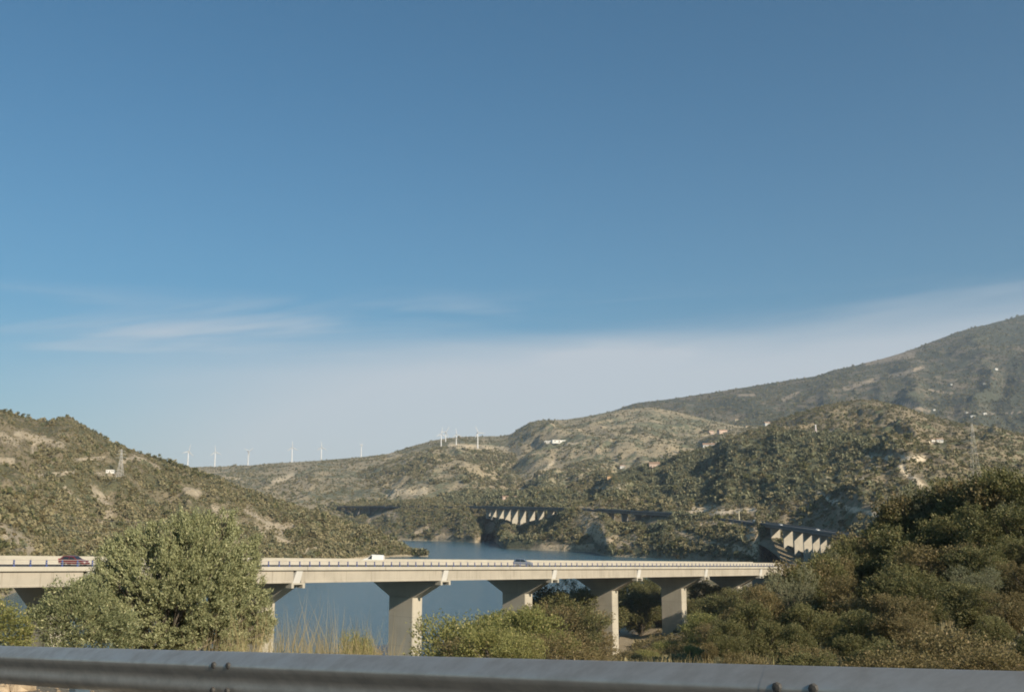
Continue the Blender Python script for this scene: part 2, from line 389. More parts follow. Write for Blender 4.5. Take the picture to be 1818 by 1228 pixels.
ROAD = [(500, 899, 2250), (545, 899, 2150), (690, 899, 1700), (760, 899, 1560), (840, 899, 1400), (925, 900.5, 1250), (1010, 902.5, 1120), (1060, 904, 1060),
        (1130, 908, 1000), (1205, 912, 940), (1280, 919, 870), (1350, 928, 790), (1420, 937, 710), (1510, 950, 620), (1600, 962, 560), (1900, 985, 480)]
rd = np.array(ROAD)
def shoreY(py): return EYE/((py-905)/1791)
SHORE = [(300, 949), (560, 952), (690, 957), (780, 959), (850, 962), (868, 955), (880, 960), (892, 972), (960, 975), (1050, 978), (1075, 985), (1150, 988), (1250, 994), (1340, 1004), (1378, 996), (1420, 992), (1470, 1006), (1620, 1024), (1900, 1030)]
def head_carve(px, vs, V):
    # ravines that the viaducts stride over
    for c, w, dep, pw in ((850, 13, 12, 2), (921, 14, 8, 2), (920, 66, 15, 4), (1100, 26, 11, 2), (1150, 26, 9, 2), (1405, 44, 13, 4), (1462, 32, 18, 2), (612, 80, 15, 4)):
        g = np.exp(-np.abs((px-c)/w)**pw)
        for j, v in enumerate(vs):
            k = sstep(0.02, 0.42, v)
            V[j, :, 2] -= dep*g*k
    V[:, :, 2] = np.where((vs > 0.97)[:, None], np.minimum(V[:, :, 2], 400), V[:, :, 2])
def right_carve(px, vs, V):
    for c, w, dep in ((855, 22, 14), (919, 66, 20), (1105, 40, 12), (1405, 44, 14), (1462, 40, 20), (612, 95, 16)):
        g = np.exp(-((px-c)/w)**2)
        for j, v in enumerate(vs):
            V[j, :, 2] -= dep*g*(1-sstep(0.0, 0.22, v))
def below(zline, soft): return lambda px, py, P: sstep(zline-soft, zline+soft, py)

LEFT_BARE = [(165, 868, 190, 895, 13), (190, 885, 195, 915, 12), (113, 864, 143, 893, 5), (215, 822, 238, 810, 5), (238, 810, 280, 830, 6), (130, 816, 190, 812, 4), (0, 818, 20, 818, 8),
             (30, 768, 110, 790, 9), (0, 775, 30, 786, 12), (330, 868, 350, 876, 9), (440, 905, 500, 945, 9), (470, 935, 520, 935, 9), (490, 955, 515, 965, 7), (455, 930, 470, 950, 6), (60, 845, 130, 838, 4), (170, 840, 210, 842, 6),
             (180, 930, 190, 915, 7), (545, 905, 570, 916, 3), (535, 980, 560, 975, 7), (360, 832, 415, 852, 4), (0, 940, 60, 975, 20), (300, 950, 420, 965, 10), (60, 790, 60, 800, 6), (380, 900, 420, 930, 9)]
RIGHT_BARE = [(1310, 795, 1340, 790, 5), (1440, 768, 1480, 765, 3), (1540, 810, 1640, 815, 8), (1470, 845, 1530, 850, 6), (1600, 830, 1640, 865, 9), (1440, 870, 1510, 905, 7), (1230, 870, 1250, 862, 4), (1170, 890, 1215, 880, 4),
              (1545, 835, 1560, 830, 6), (1380, 808, 1410, 812, 4), (1060, 868, 1100, 866, 5), (1100, 860, 1130, 856, 4), (1210, 912, 1340, 905, 6), (1000, 905, 1060, 902, 4), (1650, 785, 1670, 783, 4), (1500, 900, 1570, 915, 7), (1230, 905, 1270, 900, 7)]
HEAD_BARE = [(1040, 925, 1060, 950, 18), (1052, 912, 1058, 915, 6), (1065, 930, 1070, 942, 8), (960, 972, 1050, 970, 8), (885, 970, 960, 972, 5), (775, 950, 800, 955, 8), (740, 945, 760, 935, 5), (1075, 960, 1095, 955, 8), (1100, 968, 1125, 955, 9),
             (1200, 940, 1230, 955, 5), (1250, 962, 1300, 968, 4), (1330, 940, 1350, 990, 14), (1230, 930, 1340, 925, 6), (1140, 926, 1220, 923, 4), (1300, 970, 1340, 985, 10), (670, 900, 700, 915, 9), (655, 925, 680, 905, 6), (850, 955, 862, 958, 5)]
MID_BARE = [(700, 875, 755, 870, 9), (690, 880, 705, 880, 6), (800, 790, 900, 797, 6), (955, 848, 965, 840, 5), (968, 835, 982, 820, 4), (640, 800, 700, 806, 3), (485, 855, 520, 843, 6), (360, 842, 430, 850, 3), (1000, 788, 1040, 786, 3)]
MTN_BARE = [(1540, 642, 1620, 630, 9), (1500, 690, 1560, 672, 5), (1580, 668, 1640, 652, 5), (1650, 692, 1690, 698, 3), (1600, 715, 1650, 730, 4), (1740, 735, 1818, 732, 2), (1110, 738, 1160, 733, 6), (1310, 702, 1340, 701, 3), (1390, 710, 1420, 695, 4)]

slope('mountain', [(860, 800, 4200), (1000, 765, 4300), (1060, 738, 4400), (1100, 725, 4400), (1130, 715, 4400), (1200, 707, 4400), (1300, 691, 4400), (1340, 685, 4400), (1400, 675, 4400), (1450, 667, 4400), (1480, 657, 4400), (1550, 641, 4500), (1600, 627, 4500), (1640, 612, 4600), (1700, 589, 4700), (1760, 574, 4800), (1818, 559, 4900), (2000, 540, 5000), (2400, 525, 5200)],
      [(860, 2300, 40), (2400, 2300, 60)], 860, 2400, 420, 170, M['mountain'], 'grey brown mountain rising to the right edge behind the round hill', 3, 85, 0.0011, 1500, 1.05, bare=MTN_BARE, gully=0.9)
slope('hill', [(-500, 800, 3400), (0, 815, 3400), (330, 829, 3400), (381, 828, 3400), (440, 826, 3400), (470, 823, 3400), (520, 820, 3400), (570, 817, 3400), (640, 811, 3450), (690, 805, 3500), (730, 792, 3500), (770, 781, 3500), (820, 775, 3500), (880, 774, 3500), (905, 772, 3400), (925, 758, 3300), (945, 748, 3300), (970, 745, 3300), (1005, 745, 3300), (1040, 739, 3300), (1100, 727, 3300), (1160, 722, 3300), (1240, 740, 3200), (1400, 775, 3100)],
      [(-500, 1900, 30), (560, 1900, 30), (1400, 1800, 45)], -500, 1400, 480, 150, M['hill_far'], 'long pale ridge that carries the row of wind turbines', 9, 62, 0.0016, 900, 0.95, ampf=lambda px: 0.45+0.55*sstep(720, 900, px), bare=MID_BARE, gully=1.1)
slope('hill', [(560, 880, 2600), (640, 838, 2700), (700, 817, 2800), (760, 800, 2900), (783, 797, 2900), (850, 796, 2900), (900, 799, 2900), (960, 815, 2800), (1010, 836, 2600), (1080, 858, 2500)],
      [(560, 1900, 25), (1080, 1750, 40)], 560, 1080, 220, 110, M['hill_far'], 'tan rounded knoll below the cluster of four turbines', 14, 60, 0.0024, 500, 0.9, bare=MID_BARE)
slope('hill', [(900, 885, 2100), (960, 850, 2200), (1010, 824, 2300), (1070, 806, 2400), (1130, 792, 2450), (1180, 783, 2500), (1240, 778, 2500), (1300, 762, 2500), (1360, 752, 2500), (1420, 740, 2500), (1520, 742, 2400), (1650, 752, 2300), (1818, 770, 2200), (2200, 790, 2200)],
      [(900, 1650, 42), (2200, 1900, 60)], 900, 2200, 380, 110, M['hill_far'], 'greenish middle hillside dotted with farmhouses above the viaducts', 19, 60, 0.003, 500, 0.9, bare=MID_BARE+RIGHT_BARE, wood=lambda px, py, P: sstep(800, 860, py)*0.6)
roadfoot = [(p, Y-3, EYE-(y-905)/1791*Y-1.4) for p, y, Y in ROAD]
slope('hill', [(500, 893, 2400), (600, 893, 2200), (700, 892, 1800), (780, 884, 1750), (830, 868, 1800), (880, 872, 1750), (930, 876, 1650), (980, 868, 1600), (1060, 850, 1600), (1150, 824, 1600), (1230, 803, 1600), (1290, 786, 1650), (1340, 764, 1700), (1400, 739, 1720), (1460, 721, 1720), (1500, 713, 1720), (1535, 709, 1720), (1580, 716, 1700), (1640, 735, 1650), (1700, 750, 1600), (1818, 772, 1500), (2100, 800, 1400)],
      roadfoot+[(2100, 470, 12)], 500, 2100, 520, 170, M['hill_right'], 'round brown hill with pine woods and pale rock above the motorway', 27, 36, 0.0045, 400, 0.92, ampf=lambda px: 0.12+0.88*sstep(760, 1080, px), carve=right_carve, bare=RIGHT_BARE,
      wood=lambda px, py, P: np.exp(-(((px-1290)/230)**2+((py-845)/62)**2))*1.1+np.exp(-(((px-1480)/120)**2+((py-790)/22)**2))+np.exp(-(((px-900)/140)**2+((py-885)/18)**2)))
slope('headland', [(p, y, Y-2) for p, y, Y in ROAD]+[], [(p, shoreY(y), 0) for p, y in SHORE], 500, 1900, 560, 60, M['hill_head'],
      'scrubby headland sloping from the motorway down to the lake', 33, 7, 0.02, 30, 0.55, carve=head_carve, bare=HEAD_BARE, shore=True, sm=3,
      wood=lambda px, py, P: 0.75*fbm(P[:, 0]*0.02, P[:, 1]*0.02, 4))
slope('hill', [(-700, 690, 1100), (-250, 700, 1050), (0, 727, 1000), (30, 738, 990), (60, 745, 985), (88, 748, 985), (105, 741, 985), (125, 740, 985), (150, 755, 985), (170, 768, 985), (205, 787, 985), (240, 800, 990), (270, 811, 990), (330, 828, 990), (370, 842, 980), (430, 866, 970), (500, 891, 960), (540, 903, 960), (560, 908, 960), (600, 923, 955), (640, 938, 945), (690, 959, 935), (715, 972, 925), (735, 984, 905), (760, 997, 890)],
      [(-700, 420, -1), (-100, 440, -1), (0, 460, 0), (30, 470, 0), (60, 520, 0), (150, 600, 0), (300, 690, 0), (460, 760, 0), (600, 820, 0), (690, 868, 0), (735, 893, -0.5), (760, 880, -4)], -700, 760, 480, 170, M['hill_left'],
      'dry green hill on the left running down to a point in the lake', 41, 24, 0.009, 260, 0.85, bare=LEFT_BARE, shore=True, gully=0.8,
      wood=lambda px, py, P: 0.6*sstep(860, 930, py)*fbm(P[:, 0]*0.012, P[:, 1]*0.012, 9))

# the guardrail runs obliquely past the camera; the verge is level with it
_p0, _p1 = at(0, 1145.5, 9.0), at(1818, 1190.5, 3.85); _d = (_p1-_p0).normalized()
GA, GB = _p0-_d*9.0, _p1+_d*2.2
gd = _d; gn = Vector((gd.y, -gd.x, 0)).normalized()   # towards the camera
gh = Vector((gd.x, gd.y, 0)).normalized(); gsl = gd.z/math.hypot(gd.x, gd.y)
def flat_z(X, Y):
    a = (X-GA.x)*gh.x+(Y-GA.y)*gh.y; b = (X-GA.x)*gn.x+(Y-GA.y)*gn.y
    return GA.z-0.75+gsl*np.clip(a, -10, 30)-0.015*np.clip(b, -2, 9), b
# near bank: image height of the bare ground per column and distance
NC = [-900, -600, -100, 250, 480, 700, 860, 1000, 1130, 1250, 1400, 1550, 1700, 1818, 2400, 2900]
NR = {8: [1385]*16, 14: [1222]*16,
      18: [1222]*16,
      25: [1232, 1232, 1232, 1232, 1230, 1228, 1226, 1226, 1226, 1226, 1224, 1218, 1206, 1195, 1150, 1120],
      40: [1205, 1205, 1208, 1212, 1204, 1198, 1194, 1196, 1198, 1198, 1188, 1168, 1140, 1120, 1040, 1000],
      70: [1240, 1240, 1240, 1240, 1234, 1222, 1204, 1194, 1186, 1172, 1150, 1108, 1058, 1028, 930, 900],
      110: [1275, 1275, 1275, 1275, 1270, 1255, 1215, 1190, 1178, 1152, 1105, 1050, 996, 968, 890, 860],
      160: [1340, 1340, 1340, 1338, 1335, 1315, 1230, 1194, 1186, 1150, 1078, 1016, 965, 940, 870, 845],
      220: [1310, 1310, 1310, 1310, 1305, 1295, 1215, 1195, 1189, 1142, 1058, 990, 945, 920, 860, 840],
      300: [1200, 1200, 1200, 1200, 1200, 1200, 1180, 1152, 1138, 1102, 1034, 962, 925, 905, 850, 830],
      400: [1130, 1130, 1130, 1130, 1130, 1130, 1130, 1096, 1076, 1062, 1017, 962, 930, 912, 860, 840],
      500: [1075, 1075, 1075, 1075, 1075, 1075, 1075, 1058, 1046, 1036, 1006, 965, 938, 920, 880, 860],
      640: [1045, 1045, 1045, 1045, 1045, 1045, 1045, 1040, 1028, 1020, 1006, 978, 950, 935, 900, 890]}
nrY = np.array(sorted(NR)); nrT = np.array([NR[k] for k in sorted(NR)], float)
def near_z(X, Y):
    X = np.asarray(X, float); Y = np.asarray(Y, float); Yc = np.maximum(Y, 8.0)
    px = np.clip(909+X/Yc*1791, NC[0], NC[-1])
    fi = np.interp(np.log(Yc), np.log(nrY), np.arange(len(nrY))); i0 = np.clip(fi.astype(int), 0, len(nrY)-2); t = fi-i0; t = t*t*(3-2*t)*0.4+t*0.6
    tab = np.stack([np.interp(px, NC, r) for r in nrT]); idx = np.arange(px.size)
    tf = tab.reshape(len(nrY), -1); i0f = i0.ravel()
    py = tf[i0f, idx]*(1-t.ravel())+tf[i0f+1, idx]*t.ravel(); py = py.reshape(px.shape)
    z = EYE-(py-905)/1791*Yc
    z = z+(fbm(X*0.12, Y*0.12, 51)-0.5)*np.clip((Yc-16)*0.03, 0, 1.8)
    flat, b = flat_z(X, Y)
    k = sstep(1.7, 4.2, -b)
    return flat*(1-k)+z*k
Yr = np.concatenate([np.linspace(-60, 0, 12), np.linspace(0.4, 12, 36), 12+np.geomspace(0.4, 628, 110)])
Ur = np.linspace(-1.15, 1.15, 230)
NX = np.maximum(Yr, 40)[:, None]*Ur[None, :]; NY = np.repeat(Yr[:, None], len(Ur), 1); NZ = near_z(NX, NY)
P = np.stack([NX, NY, NZ], -1).reshape(-1, 3); idx = np.arange(len(P)).reshape(NX.shape)
F = np.stack([idx[:-1, :-1], idx[:-1, 1:], idx[1:, 1:], idx[1:, :-1]], -1).reshape(-1, 4)
m = np_mesh('ground', P, F, [M['near'], M['verge']], True)
fy = -flat_z(P[F[:, 0], 0], P[F[:, 0], 1])[1]; m.polygons.foreach_set('material_index', (fy < 2.4).astype(np.int32))
NEAR_BARE = [(1100, 1078, 1165, 1068, 6), (1200, 1120, 1280, 1110, 14), (1110, 1150, 1250, 1160, 14), (1290, 1060, 1340, 1035, 8), (1150, 1115, 1190, 1125, 10)]
m.attributes.new('bare', 'FLOAT', 'POINT').data.foreach_set('value', np.asarray(paint(P, NEAR_BARE), np.float32))
m.attributes.new('wood', 'FLOAT', 'POINT').data.foreach_set('value', np.zeros(len(P), np.float32))
m.attributes.new('shore', 'FLOAT', 'POINT').data.foreach_set('value', np.asarray(np.clip(1-(P[:, 2]-1.0)/1.5, 0, 1)*(P[:, 2] < 3), np.float32))
o = link(bpy.data.objects.new('ground', m)); tag(o, 'dry bank falling from the roadside to the lake', None, None, 'structure')
BVH['ground'] = BVHTree.FromPolygons([Vector(p) for p in P.tolist()], F.tolist())

# lake, a sheet under everything
Yl = np.geomspace(60, 9000, 60); Xl = np.linspace(-1.6, 1.6, 40)
LX = Yl[:, None]*Xl[None, :]; P = np.stack([LX, np.repeat(Yl[:, None], 40, 1), LX*0], -1).reshape(-1, 3); idx = np.arange(len(P)).reshape(LX.shape)
F = np.stack([idx[:-1, :-1], idx[:-1, 1:], idx[1:, 1:], idx[1:, :-1]], -1).reshape(-1, 4)
tag(link(bpy.data.objects.new('lake', np_mesh('lake', P, F, M['water'], True))), 'blue rippled reservoir between the hills and under the viaduct', None, None, 'structure')

# the road the camera stands on
_q = [GA+gh*a+gn*b for a, b in ((-30, 1.1), (40, 1.1), (40, 12), (-30, 12))]
MB().add([(p.x, p.y, float(flat_z(p.x, p.y)[0])+0.02) for p in [GA+gh*a+gn*b for b in (12, 8.9, 0.3) for a in (-10, 0, 10, 20, 30)]], [(5*r+c, 5*r+c+1, 5*r+c+6, 5*r+c+5) for r in (0, 1) for c in range(4)]).obj('road', M['asphalt'])
tag(bpy.data.objects['road'], 'dark asphalt carriageway beside the steel guardrail', None, None, 'structure')

# ------------------------------------------------------------------ main viaduct
V0 = at(531, 1005.4, 182.0)
VD = ray(2303, 1005.4).normalized()
fwd = Vector((0, CP, SP))
LSP = 0.1727*((V0-Vector((0, 0, EYE))).dot(fwd))/VD.dot(fwd)     # one span
vh = Vector((VD.x, VD.y, 0)).normalized(); vn = Vector((vh.y, -vh.x, 0))   # vn: outward, towards the camera side
def vp(s, t, z): return V0+VD*(LSP*s)-vn*t+Vector((0, 0, z))
via = empty('viaduct', vp(2, 11, -2)); tag(via, 'long concrete motorway viaduct with hammerhead piers crossing the lake', 'viaduct')
def vobj(mb, name, mat):
    o = mb.obj(name, mat, via); o.matrix_parent_inverse = Matrix.Translation(-Vector(via.location)); return o
def vsweep(sec, s0, s1, n=1):
    mb = MB(); mb.sweep([[vp(s0+(s1-s0)*i/n, t, z) for t, z in sec] for i in range(n+1)]); return mb
SA, SB = -2.45, 6.05
vobj(vsweep([(0.6, -0.02), (0.6, -0.45), (22.2, -0.45), (22.2, -0.02)], SA, SB, 10), 'deck_slab', M['asphalt'])
for k in range(17):          # edge beam in precast lengths with open joints
    a = SA+(SB-SA)*k/17; b = SA+(SB-SA)*(k+1)/17
    vobj(vsweep([(0, 0.0), (-0.04, -0.05), (-0.04, -0.62), (0.08, -0.68), (0.6, -0.62), (0.6, 0.0)], a+0.0012, b-0.0012), 'edge_beam', M['ledge'])
vobj(vsweep([(22.2, 0.0), (22.2, -0.62), (22.8, -0.62), (22.8, 0.0)], SA, SB), 'far_edge_beam', M['ledge'])
for k in range(-3, 6):       # one girder per span and side
    a, b = max(k+0.022, SA), min(k+1-0.022, SB)
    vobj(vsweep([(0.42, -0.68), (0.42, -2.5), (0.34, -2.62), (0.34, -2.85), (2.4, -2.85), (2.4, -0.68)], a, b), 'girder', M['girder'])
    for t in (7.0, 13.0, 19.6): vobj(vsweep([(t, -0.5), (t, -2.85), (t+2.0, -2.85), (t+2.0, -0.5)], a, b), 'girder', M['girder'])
# median and far parapets (New Jersey profile)
for t in (11.0, 21.9):
    vobj(vsweep([(t-0.3, -0.02), (t-0.26, 0.12), (t-0.12, 0.4), (t-0.09, 1.0), (t+0.09, 1.0), (t+0.12, 0.4), (t+0.26, 0.12), (t+0.3, -0.02)], SA, SB, 6), 'concrete_barrier', M['ledge'])
# outer railing: blue posts, three pale rails
for z, r in ((0.93, 0.045), (0.62, 0.03), (0.34, 0.03)):
    mb = MB(); mb.tube([vp(SA+(SB-SA)*i/8, 0.24, z) for i in range(9)], r, 6); vobj(mb, 'rail', M['rail'])
mb = MB(); a = vp(0, 0, 0)
def local_post():
    q = MB(); q.box((0, 0, 0.02), (0.34, 0.26, 0.04)); q.box((0, 0.0, 0.5), (0.24, 0.16, 0.96), taper=0.75); q.box((0.02, -0.02, 0.18), (0.24, 0.10, 0.28), taper=0.6); return q.mesh('barrier_post', M['blue'])
pm = local_post(); rz = math.atan2(vh.y, vh.x)
s = math.ceil(SA*17)/17
while s < SB:
    o = bpy.data.objects.new('barrier_post', pm); link(o, via); o.matrix_parent_inverse = Matrix.Translation(-Vector(via.location))
    o.location = vp(s+0.01, 0.30, 0.0); o.rotation_euler = (0, 0, rz); s += 1/17.0
# white lane lines
for t in (2.3, 9.9, 12.1, 20.3):
    vobj(vsweep([(t-0.08, -0.015), (t-0.08, -0.012), (t+0.08, -0.012), (t+0.08, -0.015)], SA, SB), 'lane_line', M['line'])
# hammerhead piers
for k in range(-2, 6):
    T0, T1, PW0, PW1 = 0.15, 22.6, 7.9, 15.1; hs = 1.2/LSP; ps = 1.5/LSP
    def cs(s, t, z):  # section point kept level across the pier
        p = vp(k, t, z); return p+VD*(LSP*(s-k))
    zb = -6.75
    prof = [(T0+0.9, -2.86), (T0+0.9, -3.15), (PW0, zb), (PW1, zb), (T1-0.9, -3.15), (T1-0.9, -2.86)]
    mb = MB(); mb.sweep([[vp(k+ds, t, z) for t, z in prof] for ds in (-hs, hs)]); vobj(mb, 'crosshead', M['pier'])
    # bearing corbel at the near tip: a lintel on two short cheeks with a dark slot
    for t, sgn in ((T0+0.25, -1), (T1-0.25, 1)):
        mb = MB()
        def blk(s0, s1, t0, t1, z0, z1):
            mb.sweep([[vp(k+q, tt, zz) for tt, zz in ((t0, z0), (t0, z1), (t1, z1), (t1, z0))] for q in (s0, s1)])
        blk(-1.55/LSP, 1.55/LSP, t-0.35, t+1.2, -3.12, -2.858); blk(-1.55/LSP, -1.0/LSP, t-0.35, t+1.2, -3.75, -3.122); blk(1.0/LSP, 1.55/LSP, t-0.35, t+1.2, -3.75, -3.122)
        vobj(mb, 'bearing_corbel', M['ledge'])
        # pale slanted end block between the girder ends
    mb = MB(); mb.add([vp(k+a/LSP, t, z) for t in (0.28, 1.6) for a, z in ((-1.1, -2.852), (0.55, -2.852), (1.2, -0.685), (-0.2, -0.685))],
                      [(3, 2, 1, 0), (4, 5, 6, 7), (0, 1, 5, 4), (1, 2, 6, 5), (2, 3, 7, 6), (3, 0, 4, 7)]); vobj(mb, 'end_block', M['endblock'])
    c = vp(k, 11.5, 0); gz = min(ground(*vp(k, t, 0).xy) for t in (8, 11.5, 15)); base = max(gz, -8)-2.5
    def foot(s, t, z): p = vp(k+s, t, 0); return Vector((p.x, p.y, z))
    top = zb-0.004+0.0
    mb = MB(); ch = 0.18
    ring = [(-ps+ch/LSP, PW0), (ps-ch/LSP, PW0), (ps, PW0+ch), (ps, PW1-ch), (ps-ch/LSP, PW1), (-ps+ch/LSP, PW1), (-ps, PW1-ch), (-ps, PW0+ch)]
    zc = vp(k, 11.5, zb).z
    mb.sweep([[foot(a, t, base) for a, t in ring], [Vector((*vp(k+a, t, 0).xy, vp(k+a, t, zb-0.01).z)) for a, t in ring]]); vobj(mb, 'pier', M['pier'])
    for zz in (4.0, 10.0, 16.0):   # pour joints, a narrow raised band
        if zc-zz > base+1:
            r2 = [(a*1.006, t+(0.02 if t > 11 else -0.02)) for a, t in ring]
            mb = MB(); mb.sweep([[foot(a, t, zc-zz) for a, t in r2], [foot(a, t, zc-zz+0.10) for a, t in r2]]); vobj(mb, 'pour_joint', M['girder'])
# abutment and land beyond the right end
mb = MB(); mb.sweep([[vp(SB+q, t, z) for t, z in ((0.1, -0.66), (0.1, -16), (22.6, -16), (22.6, -0.66))] for q in (0.002, 0.16)]); vobj(mb, 'abutment', M['pier'])

# ------------------------------------------------------------------ far motorway and its viaducts
rp_px = rd[:, 0]
def road_pt(px):
    return at(px, float(np.interp(px, rd[:, 0], rd[:, 1])), float(np.interp(px, rd[:, 0], rd[:, 2])))
def path_frame(px):
    a, b = road_pt(px-4), road_pt(px+4); d = (b-a); d.z = 0; d.normalize(); return road_pt(px), d, Vector((d.y, -d.x, 0))
def strip(sec, pxs):
    mb = MB(); rings = []
    for x in pxs:
        p, d, n = path_frame(x); rings.append([p+n*t+Vector((0, 0, z)) for t, z in sec])
    mb.sweep(rings); return mb
def far_viaduct(x0, x1, piers, label, w=11.0, pw=3.4, pt=1.4, pmat='old_pier', deck=2.0):
    xs = np.linspace(x0, x1, max(4, int((x1-x0)/8)))
    root = empty('viaduct', road_pt((x0+x1)/2)); tag(root, label, 'viaduct', 'motorway viaducts across the lake')
    inv = Matrix.Translation(-Vector(root.location))
    def put(mb, nm, mt):
        o = mb.obj(nm, mt, root); o.matrix_parent_inverse = inv; return o
    put(strip([(-w/2, -0.55), (-w/2, 0.1), (w/2, 0.1), (w/2, -0.55)], xs), 'deck_slab', M['far_asphalt'])
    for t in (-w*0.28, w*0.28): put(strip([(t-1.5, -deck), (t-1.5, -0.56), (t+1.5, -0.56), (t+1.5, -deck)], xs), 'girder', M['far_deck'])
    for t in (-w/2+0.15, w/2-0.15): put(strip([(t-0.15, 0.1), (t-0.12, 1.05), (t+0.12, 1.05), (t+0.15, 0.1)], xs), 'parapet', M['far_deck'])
    for x in piers:
        p, d, n = path_frame(x); base = ground(p.x, p.y)-3; r2 = [p+n*a+d*b for a, b in ((-pw, -pt/2), (pw, -pt/2), (pw, pt/2), (-pw, pt/2))]
        top = p.z-deck-0.9
        mb = MB(); mb.sweep([[Vector((q.x, q.y, base)) for q in r2], [Vector((q.x, q.y, top)) for q in r2]]); put(mb, 'pier', M[pmat])
        mb = MB(); r3 = [p+n*a+d*b for a, b in ((-w*0.44, -pt*0.6), (w*0.44, -pt*0.6), (w*0.44, pt*0.6), (-w*0.44, pt*0.6))]
        mb.sweep([[Vector((q.x, q.y, top+0.003)) for q in r2], [Vector((q.x, q.y, top+0.9)) for q in r3]]); put(mb, 'pier_cap', M['far_deck'])
    return root
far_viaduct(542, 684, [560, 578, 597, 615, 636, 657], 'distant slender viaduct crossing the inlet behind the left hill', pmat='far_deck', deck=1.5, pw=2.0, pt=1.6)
far_viaduct(846, 1010, [868, 876, 889, 901, 914, 928, 944, 960, 978, 994], 'viaduct with a fan of sunlit piers beside the lake headland', pw=3.9, deck=2.4)
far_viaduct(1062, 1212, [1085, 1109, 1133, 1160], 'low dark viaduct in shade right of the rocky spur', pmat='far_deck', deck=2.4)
far_viaduct(1348, 1560, [1376, 1398, 1417, 1434, 1450, 1464, 1477, 1490, 1505], 'nearest motorway viaduct over the shaded gully left of the tree slope', pw=3.4, deck=2.0)
# at-grade stretches
for x0, x1, nm in ((684, 846, 'road'), (1010, 1062, 'road'), (1212, 1348, 'road')):
    xs = np.linspace(x0, x1, max(3, int((x1-x0)/8)))
    o = strip([(-6.5, -1.8), (-5.5, 0.25), (5.5, 0.25), (6.5, -1.8)], xs).obj(nm, M['far_asphalt']); tag(o, 'grey motorway along the far shore', None, None, 'structure')
    mb = strip([(-5.7, 0.25), (-5.7, 1.0), (-5.5, 1.0), (-5.5, 0.25)], xs); o = mb.obj('road_barrier', M['far_deck'])
    tag(o, {684: 'barrier along the road between the two left viaducts', 1010: 'short barrier on the rocky spur between viaducts', 1212: 'barrier along the road left of the nearest far viaduct'}[x0], 'barrier')
# orange abutment block on the spur
p, d, n = path_frame(1053); mb = MB(); mb.box((p.x, p.y-7, p.z-2.2), (4.0, 2.2, 5.4)); mb.box((p.x, p.y-7, p.z-5.6), (9, 3, 2.0))
o = mb.obj('abutment_block', M['wall_orange']); tag(o, 'small ochre abutment block on top of the rocky spur', 'abutment')

# ------------------------------------------------------------------ wind turbines
def make_turbine():
    root = empty('wind_turbine'); H, Rb = 50.0, 23.0
    mb = MB(); mb.tube([(0, 0, -6), (0, 0, 0), (0, 0, H*0.5), (0, 0, H)], [2.3, 2.3, 1.8, 1.25], 10); mb.obj('tower', M['turbine'], root, True)
    mb = MB(); mb.sweep([[(x*0.9*k, y, H+1.0+z*k) for x, z in ((-1.4, -1.2), (1.4, -1.2), (1.5, 1.1), (-1.5, 1.1))] for y, k in ((-3.2, 0.7), (-2.4, 1), (4.5, 1), (6.0, 0.75))]); mb.obj('nacelle', M['turbine'], root)
    rot = empty('rotor', (0, -4.0, H+1.0)); rot.parent = root
    # the rotor is the hub mesh, its blades are sub-parts
    bpy.data.objects.remove(rot)
    mb = MB(); mb.tube([(0, 0, 0), (0, -0.9, 0), (0, -1.8, 0), (0, -2.3, 0)], [1.5, 1.45, 0.9, 0.1], 10); rot = mb.obj('rotor', M['turbine'], root, True); rot.location = (0, -3.2, H+1.0)
    for k in range(3):
        mb = MB(); rings = []
        for f, ch, th in ((0.03, 1.1, 0.9), (0.1, 1.7, 0.8), (0.22, 3.0, 0.65), (0.5, 2.3, 0.5), (0.8, 1.6, 0.35), (1.0, 0.8, 0.15)):
            r = f*Rb; tw = R(18)*(1-f); pts = []
            for ax, ay in ((-0.3, 0), (0, 0.5), (0.7, 0.05), (0, -0.5)):
                xx, yy = ax*ch, ay*th; pts.append((xx*math.cos(tw)-yy*math.sin(tw), xx*math.sin(tw)+yy*math.cos(tw)-0.8, r))
            rings.append(pts)
        b = mb.sweep(rings).obj('blade', M['turbine'], rot, True); b.rotation_euler = (0, k*2*math.pi/3, 0)
    return root
TUR = [(333, 829, 801, 3400, 12, 20, 'leftmost white turbine standing half behind the left hill trees'), (381, 828, 802, 3400, -8, 10, 'second white turbine from the left just clear of the hill'),
       (440, 826, 801, 3400, 55, 35, 'faint turbine third from the left with its rotor turned sideways'), (518, 820, 794, 3400, -4, 12, 'fourth turbine from the left, tallest of the ridge row'),
       (570, 818, 794, 3400, -6, 5, 'fifth turbine from the left with blades clear on the ridge'), (641, 812, 789, 3450, 0, 85, 'turbine with its rotor edge on, last before the rise'),
       (783, 797, 770, 2900, 5, 25, 'front left turbine of the cluster of four on the knoll'), (791, 793, 767, 3250, 30, 20, 'turbine close behind the leftmost one of the knoll cluster'),
       (810, 794, 771, 3000, -10, 15, 'third turbine of the knoll cluster in the gap before the last'), (848, 797, 768, 2880, -28, 25, 'rightmost turbine of the cluster on the tan knoll')]
t0 = make_turbine()
for i, (px, yb, yh, Y, ph, rz, lab) in enumerate(TUR):
    o = t0 if i == 0 else copy_tree(t0)
    b = at(px, yb, Y); h = at(px, yh, Y); sc = (h.z-b.z)/51.0
    o.location = b; o.scale = (sc, sc, sc); o.rotation_euler = (0, 0, R(rz)-math.atan2(b.x, b.y)); tag(o, lab, 'wind turbine', 'wind turbines on the far ridge')
    for ch in o.children:
        if ch.name.startswith('rotor'): ch.rotation_euler = (0, R(ph), 0)

